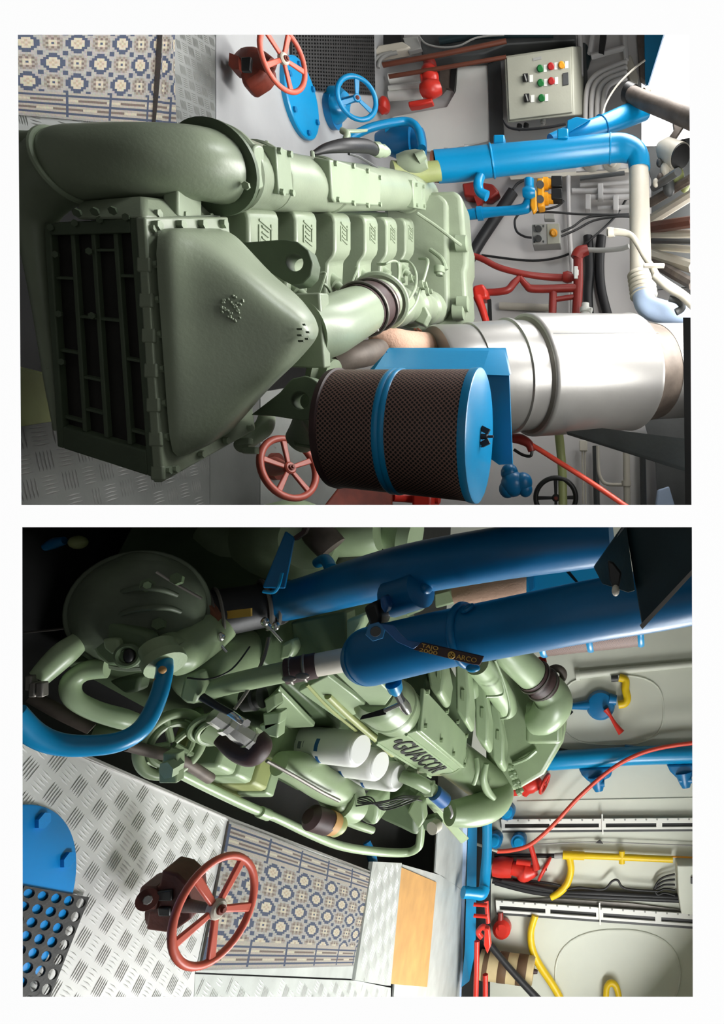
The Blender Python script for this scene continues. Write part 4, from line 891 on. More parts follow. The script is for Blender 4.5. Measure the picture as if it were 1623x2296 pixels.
# ---- red fire main
t = thing('fire_main', 'dark red branching fire main pipe above the silver silencer', 'pipe', P(1290, 640, 4.6))
obj('main_run', MB().tube([(1046, 569, 4.5), (1080, 580, 4.5), (1120, 600, 4.52), (1180, 615, 4.55), (1240, 622, 4.6), (1292, 622, 4.6)], [6, 7, 7, 7, 8, 8], 12), redd, t)
obj('branch', MB().tube([(1075, 655, 4.5), (1110, 655, 4.5), (1138, 650, 4.5), (1152, 635, 4.52), (1165, 622, 4.54)], [7, 8, 8, 8, 6], 12), redd, t)
obj('branch', MB().tube([(1166, 622, 4.54), (1180, 640, 4.54), (1200, 648, 4.55), (1300, 645, 4.6)], [6, 8, 9, 9], 12), redd, t)
obj('header', MB().tube([(1296, 575, 4.6), (1296, 640, 4.6), (1292, 715, 4.6)], [11, 11, 11], 14), redd, t)
obj('header_elbow', MB().tube([(1292, 580, 4.6), (1300, 566, 4.6), (1318, 560, 4.6)], [14, 14, 11], 14), redd, t)
obj('standpipe', MB().tube([(1240, 650, 4.58), (1238, 715, 4.58)], 9, 12), redd, t)
obj('cross_pipe', MB().tube([(1240, 672, 4.58), (1290, 665, 4.6)], 6, 12), redd, t)
obj('white_lever', MB().box((1291, 611, 4.5), .02, .01, .02).box((1291, 611, 4.48), .045, .008, .014), white, t, .005)
obj('gauge_valve', MB().lathe((1262, 621, 4.6), (1282, 622, 4.6), [(0, .035), (.5, .045), (1, .035)], 12), redd, t)
t = thing('red_wall_valve', 'squat red wall valve at the engine end above lagged pipe', 'valve', P(1070, 650, 4.4))
obj('body', MB().slab([(1058, 640), (1082, 634), (1092, 650), (1094, 668), (1062, 672)], .12, 4.4), red, t, .02)
obj('lower_pipe', MB().tube([(1070, 665, 4.4), (1080, 690, 4.4), (1090, 722, 4.4)], [10, 9, 8], 12), red, t)
obj('bonnet', MB().lathe((1056, 652, 4.38), (1046, 652, 4.38), [(0, .04), (1, .03)], 14), redd, t)
obj('guard', MB().slab([(1092, 672), (1100, 670), (1102, 720), (1094, 722)], .03, 4.4), black, t)
t = thing('red_valve_behind', 'dark red valve half hidden behind the blue pipe elbow', 'valve', P(1060, 425, 4.7))
obj('body', MB().slab([(1035, 410), (1070, 405), (1105, 412), (1120, 430), (1100, 445), (1040, 440)], .1, 4.9), redd, t, .015)
obj('foot', MB().slab([(1062, 440), (1084, 440), (1078, 458), (1070, 462)], .05, 4.9), redd, t)
stem('grey_pipe_tail', 'grey pipe joining the red header elbow to the cream pipe', 'pipe', [(1316, 560, 4.6), (1350, 561, 4.6), (1390, 558, 4.58), (1410, 552, 4.55)], 5.5, grey, 10)
for k, (pts, r, lab) in enumerate((([(1040, 605, 4.94), (1072, 548, 4.94), (1110, 490, 4.94), (1150, 430, 4.94)], 13, 'broad flat black hose rising behind the small blue pipe'), ([(1318, 530, 4.95), (1322, 600, 4.95), (1318, 660, 4.95), (1322, 720, 4.95)], 11, 'left black flat hose down the grey wall by the red header'),
                               ([(1348, 530, 4.95), (1344, 590, 4.95), (1348, 650, 4.95), (1366, 720, 4.95)], 11, 'right black flat hose down the grey wall by the white valve'), ([(1408, 440, 4.97), (1375, 490, 4.97), (1320, 540, 4.9), (1285, 565, 4.97), (1240, 580, 4.98), (1180, 584, 4.98), (1080, 572, 4.98)], 2.6, 'long thin brown cable sagging along the wall'), ([(1150, 425, 4.7), (1160, 412, 4.7), (1178, 402, 4.7)], 3, 'short black lead at the blue valve top'))):
    stem('black_hose' if r > 5 else 'thin_cable', lab, 'hose' if r > 5 else 'cable', pts, r, hose, 10)
t = thing('white_stop_valve', 'small white stop valve standing above the silencer edge', 'valve', P(1312, 695, 4.5))
obj('body', MB().lathe((1312, 680, 4.5), (1312, 715, 4.5), [(0, .028), (.25, .028), (.3, .04), (.55, .04), (.6, .03), (.8, .042), (1, .042)], 14), white, t); obj('lever', MB().tube([(1314, 694, 4.46), (1326, 692, 4.46), (1324, 702, 4.46)], 3, 8), white, t)
tag(obj('low_pipe', MB().tube([(1120, 686, 4.96), (1230, 690, 4.96)], 8, 12), cream), 'pale pipe level with the red standpipe foot', 'pipe')
# ---- lower right corner of the left room
t = thing('blue_wall_valve', 'dark blue knobbly valve below the blue bracket corner', 'valve', P(1150, 1080, 3.6))
for (x, y, a) in ((1142, 1060, .05), (1150, 1085, .07), (1172, 1082, .055), (1138, 1096, .05), (1178, 1098, .04)): obj('body', MB().ell((x, y, 3.6), a * 1.1, a, a), blued, t)
t = thing('black_handwheel', 'black hand wheel half cut by the frame behind the blue valve', 'wheel', P(1240, 1115, 3.9))
wheel(t, (1246, 1116, 3.9), V((.2, -1, .1)), .125, .016, 4, black, black, 0)
t = thing('fire_hose', 'orange-red hose slanting down across the lower right wall', 'hose', P(1160, 985, 3.3))
obj('hose_line', MB().tube([(1158, 985, 3.3), (1195, 1000, 3.3), (1250, 1034, 3.3), (1330, 1085, 3.3), (1410, 1140, 3.3)], [7, 6, 6, 6, 6], 10), orangehose, t)
obj('hose_grip', MB().tube([(1145, 982, 3.3), (1168, 985, 3.3), (1186, 996, 3.3), (1192, 1012, 3.3)], [10, 12, 10, 8], 12), redd, t); obj('grip_guard', MB().tube([(1192, 1005, 3.3), (1190, 1022, 3.3), (1172, 1020, 3.3), (1152, 1008, 3.3)], 3.5, 8), black, t)
stem('post_pipe', 'olive grey pipe crossing behind the orange-red hose', 'pipe', [(1252, 965, 3.9), (1260, 1050, 3.9), (1262, 1150, 3.9)], 10, olive, 14)
t = thing('dark_beam', 'dark steel beam slanting under the silencer at the right', 'beam', P(1400, 1000, 3.0))
obj('beam_web', MB().hexa([P(1268, 968, 2.9), P(1350, 960, 2.8), P(1545, 985, 2.55), P(1545, 1056, 2.55)], [P(1268, 968, 3.0), P(1350, 960, 2.9), P(1545, 985, 2.65), P(1545, 1056, 2.65)]), greyd, t)
obj('beam_flange', MB().hexa([P(1270, 968, 2.86), P(1545, 1052, 2.5), P(1545, 1060, 2.5), P(1272, 975, 2.86)], [P(1270, 968, 3.04), P(1545, 1052, 2.7), P(1545, 1060, 2.7), P(1272, 975, 3.04)]), greyd, t)
tag(obj('black_roof_beam', MB().hexa([P(1531, 712, 2.2), P(1552, 712, 2.2), P(1556, 1136, 2.2), P(1536, 1136, 2.2)], [P(1531, 712, 2.3), P(1552, 712, 2.3), P(1556, 1136, 2.3), P(1536, 1136, 2.3)]), black), 'black horizontal roof beam at the top edge over the silencer', 'beam')
for k, (q, lab) in enumerate((([(1502, 965), (1531, 960), (1533, 985), (1502, 978)], 'small bright window under the roof beam, nearest the silencer'), ([(1462, 950), (1472, 948), (1470, 968), (1458, 970)], 'narrow bright window slit beside the silencer outlet'), ([(1502, 1046), (1532, 1052), (1532, 1058), (1505, 1060)], 'slim bright window below the dark beam'), ([(1505, 1086), (1536, 1084), (1536, 1136), (1512, 1136)], 'pale window pane at the lower right corner of the upper view'))):
    tag(obj('window_pane', MB().slab(q, .03, 4.97), daylight2), lab, 'window', 'small windows under the roof beam')
tag(obj('inner_partition', MB().slab([(1440, 930), (1560, 930), (1560, 1150), (1475, 1150), (1470, 1040)], .02, 4.75), greyd), 'dark partition behind the small windows', 'panel')
t = thing('panel_outline', 'cream rounded panel with raised border on the lower right wall', 'panel', P(1340, 1000, 4.7))
obj('panel_border', MB().tube([(1340, 1000, 4.7), (1342, 1055, 4.7), (1350, 1078, 4.7), (1365, 1086, 4.7), (1396, 1087, 4.7)], 4, 8), cream, t)
obj('panel_pipe', MB().tube([(1404, 1010, 4.7), (1406, 1140, 4.7)], 8, 12), cream, t); obj('panel_collar', MB().lathe((1404, 1078, 4.7), (1404, 1090, 4.7), [(0, .036), (1, .036)], 14), cream, t)
t = thing('wall_lamp_bracket', 'slim twin-rod bracket on the wall under the silencer', 'bracket', P(1305, 1010, 4.85))
for y in (1, -1): obj('rod', MB().tube([(1308 + 3 * y, 1005, 4.85), (1310 + 3 * y, 1130, 4.85)], 2, 6), cream, t)
obj('mount', MB().box((1308, 1000, 4.85), .04, .03, .03), cream, t, .005)
for k, (x, lab) in enumerate(((1335, 'nearer the twin rods'), (1440, 'further right')))  :
    stem('dark_upright', 'dark band on the lower right wall, ' + lab, 'strip', [(x, 1000, 4.88), (x + 3, 1140, 4.88)], 7, greyd, 8, group='dark bands on the lower right wall')
tag(obj('white_tank', MB().slab([(1475, 1098), (1500, 1090), (1515, 1140), (1470, 1140)], .1, 4.5), lightblue, None, .01), 'pale box at the frame corner under the roof beam', 'box')
t = thing('red_machine', 'dark red-brown machine half hidden below the air filter', 'machine', FL(760, 1130))
obj('housing', MB().hexa([P(722, 1140, 2.7), P(770, 1078, 2.8), P(880, 1090, 3.0), P(880, 1150, 3.0)], [P(722, 1140, 3.0), P(770, 1078, 3.1), P(880, 1090, 3.3), P(880, 1150, 3.3)]), rust, t, .01)
obj('red_valve_part', MB().box((955, 1122, 3.2), .1, .08, .05), red, t, .015); obj('pipe_part', MB().tube([(880, 1115, 3.1), (930, 1118, 3.2), (985, 1120, 3.2)], 10, 12), red, t)
# ================================================================== RIGHT ROOM
# ---- rug, mat, hatch cover
r3 = rug('patterned_rug', [(512, 1842), (834, 1962), (806, 2166), (447, 2176)], 92, 66, 13, 13, z=.006, edge=lambda v: .035 * math.sin(v * 5.2) - (.0 if v < .4 else .05 * (v - .4)), wob=.008)
tag(r3, 'large patterned rug under the orange-red handwheel on the bright plate', 'rug')
r4 = holemat('rubber_mat', [(196, 2012), (92, 2275), (-55, 2230), (50, 1986)], 8, 5, .38, .007, .0125)
tag(r4, 'black rubber ring mat with big holes, corner over the blue cover', 'mat')
t = thing('hatch_cover', 'large bright blue round hatch cover with rust specks beside the ring mat', 'cover', FL(-42, 2073))
c = FL(-42, 2073); obj('cover_plate', MB().lathe(c, c + Z * .012, [(0, .298), (.8, .298), (1, .294)], 64), bluer, t)
for (x, y) in ((92, 1840), (148, 1928)): bolt(t, FL(x, y, .012), Z, .024, bluer, h=.5)
# ---- rusty floor valve with the orange-red wheel
t = thing('gate_valve', 'dark rusty floor valve with large orange-red five-spoke handwheel by the rug', 'valve', FL(350, 2020))
d = 2.25
obj('body', MB().tube([(352, 2030, d), (372, 2029, d), (395, 2028, d - .01), (425, 2030, d - .04)], [40, 42, 40, 24], 20), rustd, t)
obj('yoke_casting', MB().slab([(362, 1952), (396, 1960), (422, 1985), (430, 2060), (395, 2085), (370, 2092), (326, 2086), (332, 2046), (350, 2044), (348, 1992), (356, 1985)], .1, d - .07), rustd, t, .02, 38, 3)
obj('base_block', MB().slab([(310, 1990), (352, 1992), (352, 2044), (308, 2038)], .1, d - .08), rustd, t, .012)
obj('base_lug', MB().lathe(P(330, 2017, d - .08), P(330, 2017, d - .10), [(0, .035), (1, .034)], 20), rustd, t)
obj('lug_bolt', MB().lathe(P(331, 2018, d - .1), P(331, 2018, d - .115), [(0, .015), (1, .012)], 8), steel, t)
obj('slot', MB().slab([(350, 2000), (384, 1996), (384, 2022), (352, 2022)], .02, d - .08), black, t, .005); obj('slot', MB().slab([(352, 2036), (380, 2036), (380, 2056), (354, 2056)], .02, d - .08), black, t, .005)
obj('stem', MB().tube([(400, 2029, d), (440, 2033, 2.1), (485, 2038, 2.02)], [16, 12, 9], 14), rustd, t)
wheel(t, (484, 2038, 2.02), V((-.06, -.28, .95)), .152, .0125, 5, wheelred, cream, .33, .2, .085)
# ---- plywood
tag(obj('plywood_board', MB().prism([FL(x, y, .0) for x, y in ((896, 1944), (976, 1978), (955, 2213), (873, 2206))], Z * .012), ply, None, .002), 'bare yellowish plywood board on the grey plate by the step', 'board')

# ---- ENGINE (right room)
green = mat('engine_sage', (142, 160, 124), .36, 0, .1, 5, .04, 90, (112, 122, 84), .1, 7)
greend = mat('engine_sage_shaded', (90, 108, 78), .5, 0, .15, 6, .06, 60)  # darker copy of the sage paint, shade put into the colour
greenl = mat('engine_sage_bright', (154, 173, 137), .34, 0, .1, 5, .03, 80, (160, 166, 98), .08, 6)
eng2 = thing('marine_engine', 'bright sage-green marine engine seen along its white oil filters, in the lower view', 'engine', V((1.0, 3.0, 0)))
EO = V((1.10, 2.9, 0)); EA = V((.579, .815, 0)); ER = V((.815, -.579, 0))
def EP(s, l, z): return EO + EA * s + ER * l + Z * z
def ebox(name, s0, s1, l0, l1, z0, z1, m, par=None, bev=.01):
    return obj(name, MB().hexa([EP(s0, l0, z0), EP(s1, l0, z0), EP(s1, l0, z1), EP(s0, l0, z1)], [EP(s0, l1, z0), EP(s1, l1, z0), EP(s1, l1, z1), EP(s0, l1, z1)]), m, par or eng2, bev)
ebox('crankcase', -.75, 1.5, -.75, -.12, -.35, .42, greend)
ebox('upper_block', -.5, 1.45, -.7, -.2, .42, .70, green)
# crankcase doors (sloping panels)
for q, dd in (([(598, 1566), (628, 1534), (708, 1618), (640, 1622)], 2.62), ([(672, 1536), (738, 1502), (830, 1574), (768, 1606)], 2.85), ([(742, 1484), (806, 1470), (884, 1545), (846, 1598), (828, 1566)], 3.0)):
    obj('crankcase_door', MB().prism([PLN(x, y, EP(0, -.1, 0), ER) for x, y in q], ER * .025), greenl, eng2, .006)
obj('side_rail', MB().tube([PLN(x, y, EP(0, -.07, 0), ER) for x, y in ((688, 1535), (740, 1590), (800, 1640), (830, 1668))], 3.5, 8), olive, eng2)
obj('oil_gallery', MB().tube([PLN(x, y, EP(0, -.07, 0), ER) for x, y in ((735, 1560), (790, 1612), (850, 1662), (880, 1690))], 8, 12), olive, eng2)
for k, q in enumerate(([(590, 1570), (614, 1556), (620, 1584), (598, 1602)], [(588, 1600), (628, 1596), (626, 1624), (592, 1640)], [(580, 1625), (625, 1618), (622, 1656), (588, 1648)])):
    obj('mounting_bracket', MB().slab(q, .06, 2.45), greenl, eng2, .006)
obj('breather_filter', MB().lathe((548, 1570, 2.45), (588, 1562, 2.45), [(0, .045), (.6, .05), (.7, .04), (1, .045)], 20), black, eng2)
# GUASCOR manifold
_n0 = PLN(947, 1592, V((0, 0, .862)), Z); _n1 = PLN(1045, 1686, V((0, 0, .862)), Z); _md = (_n1 - _n0).normalized()
_m0 = _n0 - _md * .30 - Z * .125; _m1 = _n1 + _md * .12 - Z * .125
man2 = obj('charge_air_manifold', MB().lathe(_m0, _m1, [(0, .08), (.02, .105), (.04, .115), (.96, .115), (1, .1)], 36), green, eng2)
obj('manifold_band', MB().lathe(_m0 + _md * .2, _m0 + _md * .23, [(0, .115), (.3, .122), (.7, .122), (1, .115)], 36), green, man2)
tp_ = [(951, 1543), (1048, 1650), (1041, 1722), (944, 1640)]
zt_ = .862
tq = [PLN(x, y, V((0, 0, zt_)), Z) for x, y in tp_]
pl_ = obj('manifold_cover', MB().prism([q - Z * .02 for q in tq], Z * .02), greenl, man2, .005)
for (x, y) in ((956, 1552), (1000, 1595), (1024, 1618), (1044, 1650), (952, 1628), (987, 1660), (1015, 1690), (1040, 1715)): bolt(pl_, PLN(x, y, V((0, 0, zt_)), Z), Z, .0135, green, h=1.)
a_, b_ = tq[3], tq[2]; fz = (b_ - a_).normalized(); fn = Z.cross(fz); fn = fn if fn.y < 0 else -fn
obj('name_side', MB().hexa([a_ - Z * .02, b_ - Z * .02, b_ - Z * .2 + fn * .05, a_ - Z * .2 + fn * .05], [q - fn * .08 for q in (a_ - Z * .02, b_ - Z * .02, b_ - Z * .2, a_ - Z * .2)]), green, man2, .006)
dn = (fn * .05 - Z * .18).normalized(); face_up = -dn
tc_ = (a_ + b_) / 2 - Z * .125 + fn * .0305
text('cast_lettering', '\u2022GUASCOR', tc_ - fz * .03, fz, face_up, .14, black, man2, .003, 1.3, .002)
obj('name_rib', MB().sweep([a_ - Z * .066 + fn * .015, b_ - Z * .066 + fn * .015], [.006, .006], 8), greenl, man2)
obj('name_rib', MB().sweep([a_ - Z * .198 + fn * .052, b_ - Z * .198 + fn * .052], [.007, .007], 8), greenl, man2)
obj('end_elbow', MB().tube([_m1 - _md * .06, _m1 + _md * .14, (1102, 1766, 4.35), (1112, 1790, 4.3), (1088, 1810, 4.15), (1050, 1820, 4.0), (1008, 1824, 3.9)], [42, 42, 40, 37, 36, 33, 26], 28, 6), green, eng2, 0, 60)
obj('elbow_rib', MB().tube([(1090, 1712, 4.0), (1084, 1745, 4.0), (1092, 1772, 4.05), (1108, 1790, 4.1)], [6, 8, 9, 6], 10), greenl, eng2)
obj('elbow_band', MB().tube([(1068, 1700, 3.9), (1070, 1730, 3.88), (1062, 1758, 3.9)], 5, 10), greenl, eng2)
o = obj('outlet_hose', MB().tube([(900, 1740, 3.45), (930, 1750, 3.45), (960, 1766, 3.5), (985, 1786, 3.55)], [13, 15, 15, 14], 18), greenl, eng2)
obj('blue_hose_end', MB().tube([(975, 1778, 3.5), (996, 1796, 3.56)], [17, 17], 18), bluelab, o)
obj('hose_clamp', MB().tube([(1008, 1806, 3.6), (1014, 1824, 3.6), (1010, 1834, 3.6)], 3, 8), steel, o)
for (x, y, s) in ((925, 1660, 1), (945, 1692, 1.1), (966, 1712, 1.2), (985, 1728, 1.2)): obj('manifold_lug', MB().box(P(x - 22, y + 40, 3.5), .03 * s, .03, .022 * s), green, eng2, .008)
# valve covers
for k, (q, dd) in enumerate((([(945, 1440), (985, 1440), (998, 1510), (992, 1552), (980, 1560), (962, 1540)], 3.15), ([(1020, 1470), (1044, 1475), (1052, 1560), (1050, 1610), (1042, 1620), (1022, 1592)], 3.45),
                         ([(1060, 1520), (1086, 1540), (1095, 1600), (1094, 1660), (1086, 1671), (1066, 1650)], 3.75), ([(1096, 1570), (1120, 1590), (1130, 1650), (1129, 1706), (1121, 1716), (1104, 1700)], 4.0))):
    obj('valve_cover', MB().prism([P(x, y, dd) for x, y in q], EA * .22 - Z * .0), greenl if k else green, eng2, .02, 38, 3)
    x, y = q[2]; obj('cover_badge', MB().box(P(x - 14, y - 2, dd) - Y * .004, .03, .004, .008), green, eng2)
ebox('cylinder_heads', .1, 1.45, -.62, -.28, .68, .80, greend)
for (x, y, dd) in ((1052, 1535, 3.75), (1078, 1580, 3.9), (1108, 1608, 4.1)): obj('rocker_hump', MB().tube([(x - 18, y - 34, dd), (x, y - 6, dd - .03), (x + 10, y + 26, dd)], [14, 18, 12], 16), greenl, eng2)
# exhaust / coolant tube on top and flywheel housing
obj('coolant_tube', MB().tube([(1068, 1486, 3.5), (1098, 1520, 3.75), (1126, 1562, 4.0), (1136, 1590, 4.15)], [28, 28, 27, 24], 24), greenl, eng2)
obj('thin_line', MB().tube([(1110, 1480, 3.5), (1130, 1530, 3.6), (1142, 1580, 3.7), (1138, 1606, 3.7), (1122, 1612, 3.7)], 3, 8), greenl, eng2)
obj('thin_line', MB().tube([(1112, 1484, 3.55), (1124, 1520, 3.6), (1128, 1556, 3.65), (1090, 1562, 3.6)], 3, 8), greenl, eng2)
fh = obj('flywheel_housing', MB().slab([(1120, 1440), (1262, 1560), (1268, 1640), (1262, 1668), (1220, 1740), (1160, 1775), (1090, 1780), (1080, 1440)], .2, 4.35), green, eng2, .04, 38, 4)
obj('housing_plug', MB().lathe(P(1243, 1652, 4.36), P(1243, 1652, 4.335), [(0, .045), (1, .04)], 20), green, fh)
obj('housing_rib', MB().tube([(1150, 1712, 4.33), (1180, 1700, 4.32), (1202, 1682, 4.33)], 5, 8), greenl, fh)
for k in range(6): obj('fuel_fitting', MB().lathe(P(1140 + k * 4, 1720 + k * 10 + (k % 2) * 8, 4.1), P(1152 + k * 4, 1720 + k * 10, 4.1), [(0, .025), (.5, .025), (.6, .016), (1, .016)], 8), greenl, fh)
# turbo inlet pipe, clamp and elbow
obj('inlet_pipe', MB().tube([(1118, 1440, 3.7), (1150, 1472, 3.8), (1192, 1512, 3.95)], [34, 36, 36], 26), greenl, eng2)
cl = obj('inlet_coupling', MB().tube([(1192, 1512, 3.95), (1222, 1538, 4.05)], [38, 38], 26), hoseb, eng2)
for (x, y) in ((1198, 1518), (1216, 1534)): obj('hose_clamp', MB().torus((x, y, 3.97), P(1222, 1538, 4.05) - P(1192, 1512, 3.95), .11, .007, 36, 6), steeld, cl)
el = obj('inlet_elbow', MB().tube([(1210, 1530, 4.02), (1232, 1552, 4.08), (1240, 1578, 4.1), (1222, 1606, 4.12), (1196, 1618, 4.16)], [34, 40, 44, 40, 30], 26), greenl, eng2)
obj('elbow_flange', MB().box(P(1222, 1612, 4.2), .14, .1, .12), green, el, .03)
obj('lifting_ring', MB().torus((1246, 1514, 4.15), V((.2, -1, .1)), .05, .026, 24, 10), rosy, eng2)
capw = mat('filter_white_lit', (252, 252, 250), .4, 0, 0, 3, 0)  # whiter than the filter sides: overhead light put into the colour
# oil filters
for k, (x, y, r) in enumerate(((808, 1680, .081), (852, 1715, .079), (893, 1742, .078))):
    dd = 2.9 * (1350 - 808) / (1350 - x); top = P(x, y, dd); fx_ = V((.02, .14, -.375)); bot = top + fx_; fx_ = -fx_.normalized()
    o = obj('oil_filter', MB().lathe(bot, top, [(0, r * .8), (.02, r), (.93, r), (.965, r * .985), (.99, r * .88), (1, r * .8)], 40), filterw, eng2, 0, 50)
    obj('lit_top_disc', MB().lathe(top - fx_ * .006, top + fx_ * .004, [(0, r * .84), (.6, r * .84), (1, r * .78)], 36), capw, o)  # added disc, its whiteness stands for the brightly lit top
    obj('filter_base', MB().lathe(bot - fx_ * .03, bot + fx_ * .008, [(0, r * .9), (.6, r * 1.02), (1, r * 1.02)], 32), green, eng2)
    def shell(name, a0_, a1_, z0_, z1_, m, rr=1.003):
        b = MB(); n = 8
        for i in range(n + 1):
            a = a0_ + (a1_ - a0_) * i / n; dx, dy = math.sin(a), -math.cos(a)
            uu = X * dx + fx_.cross(X) * dy; b.v += [bot + uu * r * rr + fx_ * z0_, bot + uu * r * rr + fx_ * z1_, bot + uu * r * .99 + fx_ * z1_, bot + uu * r * .99 + fx_ * z0_]
        for i in range(n):
            for q in range(4): b.f.append((i * 4 + q, i * 4 + 4 + q, i * 4 + 4 + (q + 1) % 4, i * 4 + (q + 1) % 4))
        return obj(name, b, m, o)
    shell('label_badge', -.75, -.05, .2, .222, bluelab) if k == 0 else None
    shell('label_badge', .25, .8, .205, .222, bluelab)
    for (a_0, a_1, z_0, z_1) in ((-.6, -.15, .06, .063), (-.62, -.2, .075, .079), (-.5, -.1, .1, .12), (-.55, -.2, .13, .133), (.2, .6, .06, .063), (.25, .7, .08, .083), (.3, .6, .1, .115), (.3, .65, .14, .143)): shell('label_print', a_0, a_1, z_0, z_1, ink)
ebox('filter_head', -.12, .75, -.16, .06, .18, .25, green, None, .03)
obj('filter_housing', MB().tube([(625, 1712, 2.75), (668, 1722, 2.85), (730, 1760, 3.1), (792, 1790, 3.4)], [26, 34, 34, 28], 20), green, eng2)
obj('housing_rail', MB().tube([(598, 1706, 2.55), (660, 1740, 2.7), (720, 1775, 2.9), (760, 1795, 3.05)], 4, 8), steeld, eng2)
# ribbed side cover (three segments)
cv = MB()
sc_ = ebox('side_cover', -.46, .06, .03, .20, .0, .06, olive, None, .006)
for k in range(3):
    s0 = -.44 + k * .15; ebox('cover_bay', s0, s0 + .142, .02, .185, .03, .2, greenl if k < 2 else olive, sc_, .018)
ebox('cover_flange', -.46, .09, -.02, .03, .0, .17, greenl, sc_, .006); ebox('cover_end', .015, .1, .03, .19, .0, .19, greenl, sc_, .01)
# ---- near-end water pump
wp = obj('water_pump', MB().lathe(P(312, 1370, 1.96), P(330, 1362, 2.45), [(0, .05), (.02, .11), (.06, .15), (.14, .178), (.25, .19), (.8, .19), (1, .18)], 40), darkp, eng2, 0, 50)
obj('pump_volute', MB().tube([(250, 1300, 2.05), (300, 1272, 2.05), (370, 1290, 2.1), (420, 1345, 2.2)], [26, 34, 36, 30], 20), darkp, wp)
obj('pump_flange', MB().slab([(188, 1418), (225, 1388), (330, 1420), (345, 1460), (340, 1502), (300, 1492), (240, 1494), (215, 1470)], .05, 1.92), greend, wp, .012)
obj('inspection_ring', MB().torus((287, 1470, 1.91), V((-.1, -1, .35)), .03, .009, 28, 8), greend, wp); obj('ring_hole', MB().ell((289, 1471, 1.91), .024, .012, .016), black, wp)
obj('flange_arm', MB().slab([(228, 1432), (262, 1432), (270, 1462), (250, 1470), (232, 1455)], .03, 1.9), green, wp, .008)
obj('pump_rim', MB().torus((316, 1368, 2.06), P(330, 1362, 2.45) - P(312, 1370, 1.96), .186, .012, 44, 8), darkp, wp)
obj('casting_ridge', MB().tube([(262, 1330, 1.955), (310, 1318, 1.94), (362, 1322, 1.955), (398, 1335, 1.99)], [5, 7, 7, 5], 10), darkp, wp)
obj('casting_ridge', MB().tube([(240, 1390, 1.955), (300, 1368, 1.93), (370, 1362, 1.95), (405, 1372, 1.99)], [5, 7, 7, 5], 10), darkp, wp)
obj('oil_plug', MB().lathe(P(330, 1312, 1.96), P(330, 1312, 1.925), [(0, .022), (.5, .022), (.5, .012), (1, .012)], 6), greend, wp)
for (x, y) in ((187, 1358), (360, 1400), (400, 1300)): bolt(wp, P(x, y, 1.98), V((-.3, -1, .3)), .019, greend, 'pump_bolt', 1.2)
sp = obj('outlet_spigot', MB().tube([(368, 1432, 2.05), (388, 1462, 2.0), (402, 1470, 2.0), (440, 1430, 2.15), (470, 1400, 2.25)], [30, 40, 44, 56, 58], 24), green, eng2, 0, 60)
obj('branch_socket', MB().lathe((352, 1450, 1.93), (372, 1492, 1.9), [(0, .05), (.6, .052), (.62, .06), (1, .058)], 22), green, sp)
obj('pump_strut', MB().tube([(350, 1282, 1.95), (395, 1310, 1.98), (452, 1342, 2.02)], [3, 3, 3], 8), steeld, eng2)
obj('gasket_ring', MB().lathe((425, 1402, 2.16), (448, 1392, 2.22), [(0, .098), (1, .096)], 32), gasket, sp)
hc2 = obj('hose_coupling', MB().tube([(445, 1385, 2.22), (530, 1368, 2.3), (628, 1352, 2.4)], [56, 52, 48], 30), hose, eng2)
for (x, y, dd) in ((468, 1380, 2.24), (592, 1356, 2.36)):
    obj('hose_clamp', MB().torus((x, y, dd), P(628, 1352, 2.4) - P(445, 1385, 2.22), .092, .008, 40, 6).torus((x + 20, y - 4, dd), P(628, 1352, 2.4) - P(445, 1385, 2.22), .091, .006, 40, 6), steeld, hc2)
    obj('clamp_screw', MB().lathe((x + 4, y + 42, dd - .09), (x + 40, y + 82, dd - .06), [(0, .011), (.3, .011), (.32, .006), (1, .005)], 8), chrome, hc2)
    for ax_, ay_ in ((2, 38), (26, 48)): obj('clamp_lug', MB().ell((x + ax_, y + ay_, dd - .1), .017, .014, .015, n=8, m=6), chrome, hc2)
def yl(x0, x1, y0, y1, dd): return [P(x0, y0, dd), P(x1, y0 - 8, dd), P(x1, y1 - 8, dd), P(x0, y1, dd)]
obj('yellow_label', MB().prism(yl(490, 562, 1372, 1390, 2.205), Y * .01), gold, hc2)
# rear gearbox mass
obj('gearbox', MB().slab([(340, 1160), (760, 1160), (760, 1260), (640, 1330), (480, 1345), (355, 1300)], .5, 2.9), greend, eng2, .12, 38, 4)
obj('gearbox_shoulder', MB().tube([(480, 1190, 2.75), (520, 1235, 2.72), (575, 1290, 2.7), (600, 1330, 2.7)], [46, 46, 42, 34], 20), green, eng2)
obj('gearbox_disc', MB().lathe((600, 1232, 2.85), (690, 1212, 2.6), [(0, .2), (.75, .19), (.9, .165), (1, .12)], 36), green, eng2)
obj('gearbox_top', MB().lathe((760, 1200, 2.8), (850, 1195, 2.8), [(0, .1), (.7, .1), (1, .08)], 20), green, eng2)
obj('head_end', MB().lathe((858, 1192, 2.9), (932, 1205, 2.9), [(0, .07), (.6, .11), (.65, .12), (1, .12)], 24), greenl, eng2)
obj('lagged_elbow', MB().tube([(690, 1190, 2.65), (720, 1205, 2.6), (745, 1230, 2.6)], [24, 34, 34], 16), rosy, eng2)
